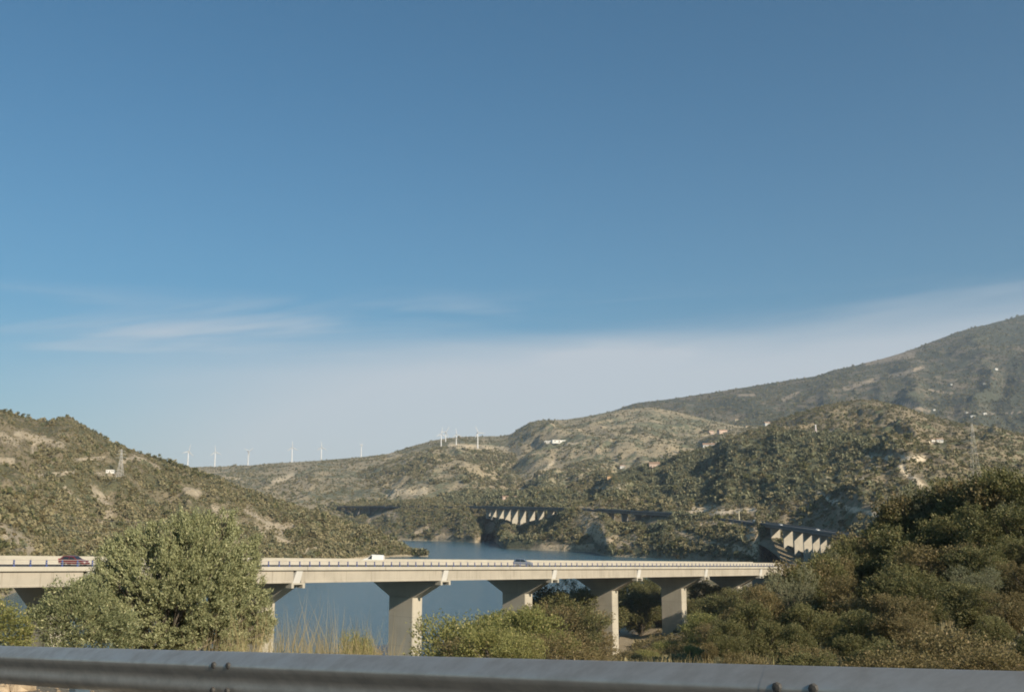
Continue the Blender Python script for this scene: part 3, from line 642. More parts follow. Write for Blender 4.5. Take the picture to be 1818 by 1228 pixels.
# ------------------------------------------------------------------ houses
def make_house(wall, roofmat, L=11, D=7, H=3.4, flat=False):
    root = empty('house'); mb = MB(); mb.box((0, 0, H/2-1), (L, D, H+2)); mb.obj('wall', wall, root)
    mb = MB()
    if flat: mb.box((0, 0, H+0.15), (L+0.3, D+0.3, 0.3))
    else:
        e = 0.4; mb.sweep([[(x, -D/2-e, H-0.1), (x, 0, H+1.7), (x, D/2+e, H-0.1), (x, D/2+e, H+0.1), (x, 0, H+1.95), (x, -D/2-e, H+0.1)] for x in (-L/2-e, L/2+e)])
        mb.sweep([[(x, -D/2+0.003, H-0.05), (x, 0, H+1.6), (x, D/2-0.003, H-0.05)] for x in (-L/2+0.003, L/2-0.003)])
    rf = mb.obj('roof', roofmat, root)
    if not flat: MB().box((L*0.3, 0.8, H+1.9), (0.7, 0.7, 1.6)).obj('chimney', wall, rf)
    MB().box((-L*0.05, -D/2-0.02, 1.05), (1.1, 0.12, 2.1)).obj('door', M['door_wood'], root)
    for x in (-L*0.33, L*0.2, L*0.37): MB().box((x, -D/2-0.02, 1.7), (1.2, 0.12, 1.2)).obj('window', M['shutter'], root)
    return root
protos = [make_house(M['wall_white'], M['wall_white'], 12, 6, 3.6, True), make_house(M['wall_cream'], M['shingle_roof']), make_house(M['wall_pink'], M['shingle_roof'], 10, 8, 4.5), make_house(M['wall_white'], M['shingle_roof'], 9, 7, 3.4), make_house(M['wall_orange'], M['wall_orange'], 9, 7, 3.5, True)]
HOUSES = [(196, 838, 0, 14, 'small white flat roofed house on the left hill below the pale rock'), (993, 785, 0, 30, 'long white building high on the slope below the tan summit'), (973, 786, 0, 12, 'low white shed beside the left end of the long white building'),
          (959, 845, 1, 7, 'cream house below the dark rocks on the middle slope'), (897, 887, 2, 11, 'pink house just above the viaduct with the sunlit piers'), (916, 884, 1, 9, 'yellow house right of the pink one above the viaduct'),
          (952, 877, 1, 7, 'small yellow house up the slope from the sunlit viaduct'), (1007, 865, 3, 4, 'tiny white hut alone in the dark green grove'), (1105, 830, 3, 9, 'white house in the middle of the green slope'),
          (1080, 849, 4, 8, 'orange rendered house in the trees of the middle slope'), (1162, 831, 2, 18, 'wide pink farmhouse on a terrace right of the white house'), (1262, 770, 2, 9, 'pair front house with pink wall on the right hillside'), (1282, 769, 2, 16, 'wide pale house beside the pink one on the right hillside'),
          (1308, 746, 1, 6, 'tiny cream house highest on the right middle slope'), (1326, 759, 1, 7, 'cream house below the highest tiny one'), (1362, 755, 3, 11, 'white house with red roof near the flank of the round hill'), (1258, 795, 3, 20, 'long low white farm building on the slope left of the round hill'),
          (1768, 656, 0, 7, 'bright white house alone high on the mountain'), (1748, 682, 0, 5, 'small white house below the bright one on the mountain'), (1689, 683, 0, 4, 'faint white house left of centre on the mountain'), (1658, 728, 0, 5, 'white house on the mountain just right of the round hill top'),
          (1727, 740, 0, 8, 'wide white house at the foot of the mountain'), (1748, 735, 0, 7, 'white house at the start of the pale track on the mountain'), (1716, 733, 0, 5, 'white cottage above the wide house at the mountain foot'), (1668, 784, 3, 11, 'white house on the saddle right of the round hill'), (1655, 783, 3, 6, 'small white outbuilding left of the saddle house'),
          (1350, 816, 2, 6, 'small orange roofed hut among pines on the round hill')]
used = set()
for i, (px, py, k, wpx, lab) in enumerate(HOUSES):
    p = hit(px, py)
    if p is None: continue
    h = protos[k] if k not in used else copy_tree(protos[k]); used.add(k)
    L0 = (12, 11, 10, 9, 9)[k]; s = wpx*p.y/1791/L0; s = min(max(s, 0.45), 5)
    h.location = (p.x, p.y, ground(p.x, p.y)); h.scale = (s, min(s, 1.6), min(s, 1.5)); h.rotation_euler = (0, 0, R(18*math.sin(i*2.3))+R(8)); tag(h, lab, 'house', 'white and ochre houses on the slopes')

# ------------------------------------------------------------------ pylons and masts
def pylon(name, base, H, wb, mat, label, cat, arms=True, r=0.12, bands=None):
    root = empty(name, base); tag(root, label, cat)
    def leg(sx, sy):
        return MB().tube([(sx*wb/2, sy*wb/2, -1), (sx*wb*0.18, sy*wb*0.18, H*0.62), (sx*0.25, sy*0.25, H)], r*1.4, 4).obj('leg', mat, root)
    for sx in (-1, 1):
        for sy in (-1, 1): leg(sx, sy)
    mb = MB(); n = 9
    for i in range(n):
        z0, z1 = H*i/n, H*(i+1)/n
        def hw(z): return np.interp(z, [0, H*0.62, H], [wb/2, wb*0.18, 0.25])
        a, b = hw(z0), hw(z1)
        for (p0, p1) in (((-1, -1), (1, -1)), ((1, -1), (1, 1)), ((1, 1), (-1, 1)), ((-1, 1), (-1, -1))):
            mb.tube([(p0[0]*a, p0[1]*a, z0), (p1[0]*b, p1[1]*b, z1)], r, 4); mb.tube([(p1[0]*a, p1[1]*a, z0), (p0[0]*b, p0[1]*b, z1)], r, 4)
    mb.obj('lattice', bands or mat, root)
    if arms:
        for z, l in ((0.70, 5.0), (0.82, 4.2), (0.93, 3.2)):
            mb = MB(); mb.tube([(-l, 0, H*z), (l, 0, H*z)], r*1.2, 4); mb.tube([(-l, 0, H*z), (0, 0, H*z+1.2)], r, 4); mb.tube([(l, 0, H*z), (0, 0, H*z+1.2)], r, 4); mb.obj('crossarm', mat, root)
    return root
p = hit(213, 848); Hh = (851-800)*p.y/1791; pylon('pylon', p, Hh, 5, M['wall_grey'], 'lattice power pylon on the left hill beside the white house', 'pylon', r=0.085); PL = p+Vector((0, 0, Hh*0.82))
p = hit(1449, 775); pylon('radio_mast', p, 22*p.y/1791, 2.4, M['white'], 'red and white lattice mast on the round hill', 'mast', False, 0.22, M['mast_red'])
p = at(1735, 880, 420); p.z = ground(p.x, p.y); Hh = at(1733, 752, 420).z-p.z; pylon('pylon', p, Hh, 6, M['lattice'], 'tall faint lattice pylon above the trees at the right', 'pylon', r=0.03); PR = p+Vector((0, 0, Hh*0.82))
for (a, b, lab) in (((-60, 905, 600), (430, 948, 640), 'thin lower power cable across the left hill'), ((-60, 868, 640), (300, 925, 660), 'thin upper power cable across the left hill')):
    A, B = at(*a), at(*b); mb = MB(); mb.tube([A.lerp(B, t/16)-Vector((0, 0, 14*4*(t/16)*(1-t/16)*0.5)) for t in range(17)], 0.045, 4); o = mb.obj('power_cable', M['cable']); tag(o, lab, 'cable')
# posts along the far road
for px, hpx, lab in ((1309, 16, 'pale roadside post at the barrier left of the nearest far viaduct'), (1434, 14, 'thin pale pole below the nearest far viaduct deck')):
    p = road_pt(px); p = p+Vector((0, -7, 0)); gz = ground(p.x, p.y); mb = MB(); mb.tube([(p.x, p.y, gz-0.5), (p.x, p.y, gz+hpx*p.y/1791)], 0.42, 8); mb.tube([(p.x, p.y, gz+hpx*p.y/1791), (p.x, p.y, gz+hpx*p.y/1791+0.5)], [0.42, 0.05], 8)
    tag(mb.obj('roadside_post', M['wall_cream']), lab, 'post')

# ------------------------------------------------------------------ cars
def make_car(paint_mat, kind='hatch'):
    root = empty('car'); L, Wd = (4.2, 1.76) if kind != 'van' else (4.5, 1.85)
    if kind == 'van': prof = [(-2.2, 0.35), (-2.22, 1.0), (-2.18, 1.85), (-1.9, 1.98), (0.35, 1.98), (1.2, 1.25), (2.0, 1.05), (2.2, 0.75), (2.2, 0.35)]
    elif kind == 'suv': prof = [(-2.2, 0.4), (-2.25, 0.9), (-2.1, 1.1), (-1.85, 1.62), (-1.4, 1.70), (0.25, 1.68), (0.95, 1.14), (1.95, 1.0), (2.2, 0.75), (2.2, 0.4)]
    else: prof = [(-2.1, 0.32), (-2.12, 0.8), (-1.95, 1.0), (-1.5, 1.38), (-1.0, 1.46), (0.1, 1.44), (0.85, 0.99), (1.85, 0.82), (2.08, 0.62), (2.1, 0.32)]
    belt = 1.0 if kind != 'hatch' else 0.9
    mb = MB(); rings = []
    for yy, k in ((-1, 0.94), (-0.86, 1.0), (0.86, 1.0), (1, 0.94)):
        rr = []
        for x, z in prof:
            tum = 1 - 0.16*max(0, z-belt)/0.7
            rr.append((x*(k if abs(yy) == 1 else 1), yy*Wd/2*tum, z if k == 1 else (z-0.03 if z > 1 else z)))
        rings.append(rr)
    mb.sweep(rings); body = mb.obj('body', paint_mat, root)
    zt = max(z for _, z in prof)
    def side(xs, nm):
        for sg in (-1, 1):
            q = MB(); z0, z1 = belt+0.04, zt-0.14
            pts = []
            for x, z in ((xs[0], z0), (xs[1], z0), (xs[2], z1), (xs[3], z1)):
                tum = 1-0.16*max(0, z-belt)/0.7; pts.append((x, sg*(Wd/2*tum+0.012)))
                pts[-1] = (x, sg*(Wd/2*tum+0.012), z)
            ins = [(x, y-sg*0.03, z) for x, y, z in pts]
            q.add(pts+ins, [(0, 1, 2, 3), (7, 6, 5, 4), (0, 1, 5, 4), (1, 2, 6, 5), (2, 3, 7, 6), (3, 0, 4, 7)]); q.obj('side_window', M['glass'], root)
    if kind == 'van': side((0.2, 1.15, 0.42, 0.2), 'w')
    elif kind == 'suv': side((-0.45, 0.8, 0.2, -0.45), 'w'); side((-1.7, -0.55, -0.55, -1.55), 'w')
    else: side((-0.35, 0.7, 0.1, -0.3), 'w'); side((-1.6, -0.45, -0.4, -1.2), 'w')
    # windscreen and rear window lie just proud of the sloping panels
    def pane(a, b, nm, sg):
        (x0, z0), (x1, z1) = a, b; dx, dz = x1-x0, z1-z0; l = math.hypot(dx, dz); nx, nz = (dz/l*sg, -dx/l*sg); q = MB(); w0, w1 = Wd*0.40, Wd*0.36
        f = lambda t, w, o: (x0+dx*t+nx*o, w, z0+dz*t+nz*o)
        q.add([f(0.1, -w0, 0.012), f(0.1, w0, 0.012), f(0.9, w1, 0.012), f(0.9, -w1, 0.012), f(0.1, -w0, -0.02), f(0.1, w0, -0.02), f(0.9, w1, -0.02), f(0.9, -w1, -0.02)],
              [(0, 1, 2, 3), (7, 6, 5, 4), (0, 1, 5, 4), (1, 2, 6, 5), (2, 3, 7, 6), (3, 0, 4, 7)]); q.obj(nm, M['glass'], root)
    top = [p for p in prof]
    fi = max(i for i, p in enumerate(prof) if abs(p[1]-zt) < 0.04)
    pane(prof[fi+1], prof[fi], 'windscreen', 1)
    if kind != 'van':
        ri = min(i for i, p in enumerate(prof) if abs(p[1]-zt) < 0.1); pane(prof[ri-1], prof[ri], 'rear_window', -1)
    for x in (-1.3, 1.32):
        for sg in (-1, 1):
            q = MB(); q.tube([(0, -0.11, 0), (0, 0.11, 0)], 0.32, 16); w = q.obj('wheel', M['rubber'], root); w.location = (x, sg*(Wd/2-0.08), 0.32)
            q = MB(); q.tube([(0, -0.125, 0), (0, 0.125, 0)], 0.2, 12); q.obj('rim', M['rim'], w)
    fx = prof[-2][0]
    for sg in (-1, 1):
        MB().box((fx-0.12, sg*Wd*0.36, prof[-2][1]+0.02), (0.28, 0.34, 0.16)).obj('headlight', M['lamp_clear'], root)
        MB().box((-L/2+0.02, sg*Wd*0.40, 0.85), (0.14, 0.2, 0.3)).obj('taillight', M['lamp_red'], root)
    return root
def s_at(px, t):     # viaduct position whose point on lane t shows at this column
    lo, hi = SA, SB
    for _ in range(50):
        mid = (lo+hi)/2; p = vp(mid, t, 0); x, _y = proj(p.x, p.y, p.z)
        if x < px: lo = mid
        else: hi = mid
    return lo
def on_bridge(car, px, t, back=False):
    s = s_at(px, t); car.location = vp(s, t, 0.0); car.rotation_euler = (0, (-1 if back else 1)*math.asin(-VD.z), rz+(math.pi if back else 0))
c = make_car(M['car_red']); on_bridge(c, 131, 4.2); tag(c, 'dark red hatchback on the viaduct at the left, beside the olive tree', 'car')
c = make_car(M['car_white'], 'van'); on_bridge(c, 663, 17.5, True); tag(c, 'small white van on the far carriageway of the viaduct', 'van')
c = make_car(M['car_blue'], 'suv'); on_bridge(c, 928, 4.2); tag(c, 'blue grey car on the near lane at mid viaduct', 'car')
cp = [make_car(M['car_white']), make_car(M['car_dark'])]
FC = [(1014, 0, 2.5, 'white car where the road meets the rocky spur'), (1208, 0, -2.2, 'white car at the right end of the low dark viaduct'), (1262, 1, 2.2, 'dark car on the road between the two right viaducts'), (1336, 0, -2, 'white car just before the nearest far viaduct'),
      (1346, 1, -2.4, 'dark car close behind the white one before the nearest far viaduct'), (1391, 0, 2.2, 'white car at the left end of the nearest far viaduct'), (1457, 0, 2.2, 'white car midway on the nearest far viaduct'), (797, 0, 2, 'white car on the shore road between the two left viaducts'), (579, 0, 2, 'tiny white car on the distant slender viaduct')]
u = set()
for px, k, t, lab in FC:
    p, d, n = path_frame(px); h = cp[k] if k not in u else copy_tree(cp[k]); u.add(k)
    h.location = p+n*t+Vector((0, 0, 0.26 if not (542 < px < 684 or 846 < px < 1010 or 1062 < px < 1212 or 1348 < px) else 0.11)); h.rotation_euler = (0, 0, math.atan2(d.y, d.x)); tag(h, lab, 'car', 'cars on the far motorway')

# ------------------------------------------------------------------ guardrail and verge in front
grl = empty('guardrail', GA.lerp(GB, 0.5)); tag(grl, 'grey steel crash barrier running across the bottom of the picture', 'guardrail'); ginv = Matrix.Translation(-Vector(grl.location))
WP = [(0.000, 0.0), (0.010, -0.002), (0.030, -0.020), (0.055, -0.046), (0.076, -0.068), (0.083, -0.082), (0.083, -0.094), (0.074, -0.122), (0.060, -0.148), (0.052, -0.170), (0.049, -0.190), (0.050, -0.212), (0.051, -0.235), (0.047, -0.258), (0.034, -0.282), (0.016, -0.300), (0.004, -0.312)]
th = [(d-0.006, z) for d, z in WP][::-1]
seglen = 4.0; L = (GB-GA).length; nseg = int(math.ceil(L/seglen)); off = 0.35
_pp = at(144, 1222, 1.0)-Vector((0, 0, EYE)); _den = _pp.x*gn.x+_pp.y*gn.y; _t = ((GA-gn*0.11).x*gn.x+(GA-gn*0.11).y*gn.y)/_den; POST0 = (_pp.x*_t-GA.x)*gh.x+(_pp.y*_t-GA.y)*gh.y
def gp(x, d, z): return GA+gd*x+gn*d+Vector((0, 0, z))
for i in range(-1, nseg+1):
    x0 = max(0, i*seglen+off-0.16); x1 = min(L, (i+1)*seglen+off+0.16); lap = 0.0014*(i+1)
    if x1-x0 < 0.4: continue
    rg_ = [[gp(x0+(x1-x0)*k/6, d+lap, z) for d, z in WP+th] for k in range(7)]; mb = MB(); mb.sweep(rg_, caps=False)
    for r_ in (rg_[0], rg_[-1]): nW = len(WP); mb.add(r_, [(q_, q_+1, 2*nW-2-q_, 2*nW-1-q_) for q_ in range(nW-1)])
    o = mb.obj('beam', M['steel'], grl, False); o.matrix_parent_inverse = ginv
    for k, f in enumerate(o.data.polygons): f.use_smooth = k < 6*len(WP+th)
    for dz in (-0.07, -0.23):
        for dx in (0.08, 0.24):
            mb = MB(); c0 = gp(x0+dx, 0.086+lap, dz-0.01); mb.tube([c0-gn*0.012, c0-gn*0.002, c0+gn*0.004, c0+gn*0.006], [0.022, 0.022, 0.017, 0.002], 8); o = mb.obj('bolt', M['bolt'], grl); o.matrix_parent_inverse = ginv
for x in [POST0+2.0*k for k in range(-3, 6)]:
    if not 0.1 < x < L-0.1: continue
    p = gp(x, -0.11, 0); gz = float(near_z(np.array([p.x]), np.array([p.y]))[0])
    mb = MB(); mb.box((p.x, p.y, (p.z-0.05+gz-0.3)/2), (0.10, 0.12, p.z-0.05-gz+0.3), rz=math.atan2(gd.y, gd.x)); o = mb.obj('post', M['post_steel'], grl); o.matrix_parent_inverse = ginv
    mb = MB(); q0 = gp(x, -0.025, -0.155); mb.box(tuple(q0), (0.16, 0.06, 0.2), rz=math.atan2(gd.y, gd.x)); o = mb.obj('spacer', M['post_steel'], grl); o.matrix_parent_inverse = ginv
def rock(loc, r, label, seed, mat='stone'):
    rg = np.random.default_rng(seed); mb = MB(); n, mq = 10, 7; rings = []
    for j in range(mq):
        ph = math.pi*(j+0.5)/mq; rr = []
        for k in range(n):
            a = 2*math.pi*k/n; f = 0.8+0.45*rg.random(); rr.append((r[0]*f*math.sin(ph)*math.cos(a), r[1]*f*math.sin(ph)*math.sin(a), r[2]*f*math.cos(ph)))
        rings.append(rr)
    mb.sweep(rings); o = mb.obj('rock', M[mat]); o.location = loc; tag(o, label, 'rock'); return o
def vrock(px, py, r, label, seed):
    p = hit(px, py); rock((p.x, p.y, p.z), r, label, seed)
vrock(38, 1225, (0.17, 0.13, 0.16), 'tan angular rock on the verge under the guardrail at the left', 1)
vrock(8, 1228, (0.10, 0.1, 0.09), 'pale smaller rock left of the tan rock', 2)
# loose stones of the verge, past counting
VV, FF = [], []; nst = 1500
for i in range(nst):
    a_, b_ = rng.uniform(1, 22), rng.uniform(-2.2, 0.25); x, y = GA.x+gh.x*a_+gn.x*b_, GA.y+gh.y*a_+gn.y*b_; z = float(flat_z(x, y)[0]); r = rng.uniform(0.008, 0.035)
    a = rng.random()*6.28; n0 = len(VV)*1
    pts = [(x+r*math.cos(a+k*2.09)*rng.uniform(0.7, 1.2), y+r*math.sin(a+k*2.09)*rng.uniform(0.7, 1.2), z-r*0.2) for k in range(3)]+[(x, y, z+r*0.8)]
    VV += pts; FF += [(n0, n0+1, n0+3), (n0+1, n0+2, n0+3), (n0+2, n0, n0+3)]
o = link(bpy.data.objects.new('gravel', np_mesh('gravel', VV, FF, M['stone']))); tag(o, 'loose gravel on the verge under the guardrail', None, None, 'stuff')

# ------------------------------------------------------------------ plants
def leaves(C, size, aspect, up=0.25, rg=rng, out=None):
    """one pointed leaf per centre: quads, rows of 4"""
    n = len(C); d = rg.normal(size=(n, 3)); d[:, 2] += up
    if out is not None: d = d*0.8+out*0.9
    d /= np.linalg.norm(d, axis=1, keepdims=True)
    s = rg.normal(size=(n, 3)); s -= d*(s*d).sum(1, keepdims=True); s /= np.linalg.norm(s, axis=1, keepdims=True)
    sz = size*rg.uniform(0.6, 1.35, (n, 1)); w = sz*aspect
    V = np.stack([C-d*sz*0.5, C+s*w*0.5-d*sz*0.05, C+d*sz*0.5, C-s*w*0.5-d*sz*0.05], 1).reshape(-1, 3)
    return V, np.arange(n*4).reshape(n, 4)
def tree(name, lobes, nleaf, size, aspect, mat, rg, trunk_r=0.12, sprig=0.28, per=16, up=0.3, shell=0.55, base=(0, 0, 0)):
    """crown lobes (x, y, z, rx, ry, rz): leaves gather in sprigs at twig ends; limbs reach every lobe. Returns an Empty with trunk and crown"""
    root = empty(name); ns = max(1, nleaf//per); vol = np.array([l[3]*l[4]*l[5] for l in lobes])**0.75; vol = vol/vol.sum()
    which = rg.choice(len(lobes), ns, p=vol); Lb = np.array(lobes)[which]
    d = rg.normal(size=(ns, 3)); d /= np.linalg.norm(d, axis=1, keepdims=True)
    rad = shell+(1.08-shell)*rg.random((ns, 1))**0.6
    lump = 0.82+0.40*fbm(d[:, 0]*2.3+which*7.1, d[:, 1]*2.3+d[:, 2]*1.7, 61, 3)[:, None]
    C = Lb[:, :3]+d*Lb[:, 3:]*rad*lump
    C[:, 2] = np.maximum(C[:, 2], 0.12+0.25*rg.random(ns))
    cen = np.average(np.array(lobes)[:, :3], axis=0, weights=vol)
    outd = C-cen; outd /= np.linalg.norm(outd, axis=1, keepdims=True); outd[:, 2] += up
    # each sprig is a short twig set with leaves
    t = rg.random((ns, per, 1)); tw = sprig*rg.uniform(0.6, 1.5, (ns, 1, 1))
    Q = C[:, None, :]+outd[:, None, :]*tw*t+rg.normal(size=(ns, per, 3))*sprig*0.28
    O = np.repeat(outd[:, None, :], per, 1).reshape(-1, 3)
    V, F = leaves(Q.reshape(-1, 3), size, aspect, up, rg, O)
    link(bpy.data.objects.new('crown', np_mesh('crown', V, F, mat)), root)
    mb = MB(); k0 = Vector(base)
    for i, l in enumerate(lobes):
        c = Vector(l[:3]); midp = k0.lerp(c, 0.45)+Vector((rg.normal()*0.1, rg.normal()*0.1, 0.12*c.z)); r0 = trunk_r*(0.55+0.45*(i == 0))
        mb.tube([k0+Vector((rg.normal()*trunk_r*0.4, rg.normal()*trunk_r*0.4, -0.5)), k0.lerp(midp, 0.5)+Vector((rg.normal()*0.06, rg.normal()*0.06, 0)), midp, c], [r0*1.1, r0*0.9, r0*0.65, r0*0.2], 7)
        for _ in range(7):
            dd = Vector(rg.normal(size=3)); dd.z = abs(dd.z)*0.6; dd.normalize(); e = c+Vector((dd.x*l[3], dd.y*l[4], dd.z*l[5]))*0.85; st = midp.lerp(c, rg.random())
            mb.tube([st, st.lerp(e, 0.5)+Vector(rg.normal(size=3)*0.05), e], [r0*0.28, r0*0.18, r0*0.05], 4)
    mb.obj('trunk', M['bark'], root, True)
    return root
TONE = {'oak_a': 'dark green oak', 'oak_b': 'rusty brown oak', 'oak_c': 'yellow green bush', 'pine': 'dark needle leaved pine', 'bush': 'light green bush', 'bush_b': 'small ochre bush'}
def slope_label(k, px, Y, row):
    for lim, t in ((1300, 'below the last girder'), (1370, 'under the viaduct end'), (1440, 'where the viaduct vanishes'), (1510, 'below the sunlit far piers'), (1590, "below the hill's pale rocks"), (1680, 'below the saddle house'), (1760, 'below the faint pylon'), (9999, "at the picture's right edge")):
        if px < lim: return TONE[k]+' '+row+' '+t
def gz(x, y): return ground(x, y, ('ground',))
rg = np.random.default_rng(5)
# the olive tree at the left: many lobes placed in metres about its base
OY = 38.0
ox = float(at(300, 1000, OY).x); oz = gz(ox, OY); m2 = OY/1791
def OL(px, py, r, dy=0.0, fz=1.0): p = at(px, py, OY+dy); return (p.x-ox, dy, p.z-oz, r, r*0.95, r*fz)
lob = [OL(335, 1020, 0.72, 0.5), OL(275, 1060, 0.62, 0.3), OL(400, 1060, 0.72, 0.3), OL(330, 1110, 0.85, 0.2), OL(240, 1120, 0.6, -0.1), OL(420, 1115, 0.66, 0.2), OL(285, 1000, 0.6, 0.5), OL(385, 1000, 0.66, 0.6), OL(225, 1050, 0.55, 0.5), OL(440, 1065, 0.5, 0.6), OL(215, 1110, 0.6, 0.4), OL(300, 1085, 0.7, 0.8), OL(370, 1120, 0.8, 0.8), OL(325, 970, 0.55, 0.5), OL(445, 1120, 0.55, 0.5), OL(345, 962, 0.5, -0.6), OL(300, 985, 0.48, -0.7), OL(392, 990, 0.5, -0.7), OL(345, 1025, 0.55, -1.1), OL(295, 1055, 0.55, -1.2), OL(415, 1065, 0.5, -0.9), OL(365, 1065, 0.5, -1.4), OL(240, 1085, 0.5, -1.1), OL(350, 1100, 0.5, -1.4), OL(425, 1020, 0.45, -0.6), OL(240, 1005, 0.45, -0.6)]
rgo = random.Random(3)
for px_, py_, r_, d_ in ((196, 1000, 0.5, 0.1), (172, 1035, 0.46, 0.1), (214, 975, 0.42, 0.1), (190, 1055, 0.5, -0.4), (160, 1090, 0.5, -0.2), (205, 1030, 0.5, -0.8), (135, 1075, 0.42, 0), (345, 940, 0.54, 0), (306, 950, 0.46, -0.3), (396, 950, 0.58, 0.2), (258, 966, 0.52, 0.1), (222, 1000, 0.48, -0.2), (430, 992, 0.52, -0.1), (360, 992, 0.44, -0.8), (300, 1006, 0.46, -1.0), (446, 1040, 0.46, 0.1), (188, 1024, 0.40, -0.3), (252, 1036, 0.44, -1.1),
                         (398, 1030, 0.46, -1.0), (330, 1056, 0.5, -1.3), (210, 1076, 0.46, -0.8), (160, 1066, 0.38, 0), (276, 1096, 0.46, -1.2), (386, 1090, 0.5, -1.3), (455, 1086, 0.42, -0.3), (458, 1126, 0.42, -0.5), (330, 1132, 0.55, -1.3), (226, 1134, 0.46, -1.0), (412, 1140, 0.48, -1.1), (176, 1118, 0.46, -0.4), (284, 1142, 0.46, -1.4),
                         (348, 920, 0.26, 0), (318, 926, 0.22, 0.2), (404, 922, 0.26, 0), (236, 962, 0.24, 0), (446, 966, 0.24, 0), (466, 1062, 0.24, 0), (198, 980, 0.26, 0.2), (280, 942, 0.26, 0), (148, 1040, 0.2, 0), (374, 926, 0.22, 0.1), (440, 1016, 0.3, 0.3), (472, 1104, 0.26, 0)): lob.append(OL(px_, py_, r_*rgo.uniform(0.88, 1.12), d_, 0.88))
t = tree('olive_tree', lob, 150000, 0.11, 0.33, M['olive_leaf'], rg, 0.13, 0.2, 44, 0.6, 0.45)
t.location = (ox, OY, oz); tag(t, 'large grey green olive tree in front of the viaduct at the left', 'tree')
# shrub at its left foot
sx = float(at(110, 1100, 35).x); sz = gz(sx, 35)
def SL(px, py, r, Y=35.0): p = at(px, py, Y); return (p.x-sx, p.y-35, p.z-sz, r, r, r)
t = tree('shrub', [SL(115, 1075, 0.62), SL(85, 1100, 0.5), SL(150, 1065, 0.55), SL(150, 1110, 0.8), SL(110, 1135, 0.6), SL(200, 1125, 0.7), SL(80, 1095, 0.3)], 15000, 0.11, 0.34, M['olive_leaf'], rg, 0.06, 0.24, 16, 0.4, 0.4)
t.location = (sx, 35, sz); tag(t, 'low grey green shrub at the left foot of the olive tree', 'shrub')
sx = float(at(10, 1120, 30).x); sz = gz(sx, 30)
def SL(px, py, r, Y=30.0): p = at(px, py, Y); return (p.x-sx, p.y-30, p.z-sz, r, r, r)
t = tree('shrub', [SL(-15, 1105, 0.55), SL(15, 1118, 0.5), SL(30, 1140, 0.35), SL(-40, 1130, 0.6)], 9000, 0.09, 0.4, M['shrub_leaf'], rg, 0.05, 0.2, 16, 0.3, 0.4)
t.location = (sx, 30, sz); tag(t, 'green brown bush at the far left edge above the guardrail', 'shrub')

# prototypes for the slope trees; each is used once itself, then copied
def round_lobes(n, h, w, rg):
    L = [(0, 0, h*0.50, w*0.36, w*0.36, h*0.40)]
    for i in range(n):
        a = 2.4*i+rg.random(); q = rg.uniform(0.30, 0.62); f = rg.uniform(0.13, 0.86)
        L.append((w*0.5*q*1.25*math.cos(a), w*0.5*q*1.25*math.sin(a), h*f, w*rg.uniform(0.14, 0.25), w*rg.uniform(0.14, 0.25), h*rg.uniform(0.11, 0.19)))
    return L
def proto(name, mat, h, w, n, nl, size, asp, seed, sprig=0.3, shell=0.4, up=0.35):
    g = np.random.default_rng(seed); return tree(name, round_lobes(n, h, w, g), nl, size, asp, M[mat], g, 0.13, sprig, 14, up, shell)
PT = {'oak_a': proto('oak_tree', 'dark_leaf', 5.5, 5.0, 13, 26000, 0.15, 0.5, 71), 'oak_b': proto('oak_tree', 'brown_leaf', 5.5, 5.6, 14, 26000, 0.15, 0.5, 72),
      'oak_c': proto('oak_tree', 'shrub_leaf', 4.6, 5.2, 12, 24000, 0.14, 0.45, 73), 'pine': proto('pine_tree', 'pine_leaf', 7.0, 5.0, 13, 24000, 0.17, 0.3, 74),
      'bush': proto('shrub', 'shrub_leaf', 2.6, 3.4, 9, 13000, 0.11, 0.42, 75), 'bush_b': proto('shrub', 'brown_leaf', 2.4, 3.6, 9, 12000, 0.11, 0.42, 76)}
PH = {'oak_a': 5.5, 'oak_b': 5.5, 'oak_c': 4.6, 'pine': 7.0, 'bush': 2.6, 'bush_b': 2.4}
pused = set(); rgp = random.Random(9)
def plant(k, px, Y, top, lab, group, cat=None, wide=1.0, rot=None):
    """a tree of kind k at distance Y whose top reaches this image height"""
    x = float(at(px, 1000, Y).x); z = gz(x, Y); h = at(px, top, Y).z-z
    o = PT[k] if k not in pused else copy_tree(PT[k]); pused.add(k); s = max(h, 0.8)/PH[k]
    o.location = (x, Y, z); wx, wy = wide*rgp.uniform(0.9, 1.25), wide*rgp.uniform(0.9, 1.25); o.scale = (s*wx, s*wy, s); o.rotation_euler = (rgp.uniform(-0.08, 0.08), rgp.uniform(-0.08, 0.08), rgp.random()*6.28 if rot is None else rot)
    tag(o, lab, cat or ('tree' if 'oak' in k or k == 'pine' else 'shrub'), group); return o
# shrubs between the piers
plant('oak_c', 945, 62, 1073, 'bright green bush in front of the fourth pier', None, 'shrub', 1.0)
GRP = 'shrubs on the bank below the viaduct'
for px, Y, top, k, lab in ((803, 92, 1112, 'bush', 'small rounded bush touching the third pier'), (862, 88, 1096, 'oak_c', 'broad green bush between the third pier and the bright green bush'), (884, 95, 1080, 'oak_c', 'green twin crowned bush left of the fourth pier'), (848, 55, 1132, 'bush_b', 'brownish low bush behind the rail right of the third pier'),
                           (870, 48, 1120, 'bush', 'green low bush behind the rail left of the bright bush'), (1000, 55, 1122, 'bush_b', 'ochre bush behind the rail left of the fifth pier'), (915, 40, 1135, 'bush', 'low leafy bush at the rail below the bright bush'), (632, 24, 1134, 'bush', 'leafy weed clump behind the rail left of the third pier'), (655, 26, 1143, 'bush_b', 'small ochre weed clump beside the third pier')):
    plant(k, px, Y, top, lab, GRP, 'shrub', 0.55 if px < 700 else 1.0)
GRP = 'dark trees on the lake bank behind the piers'
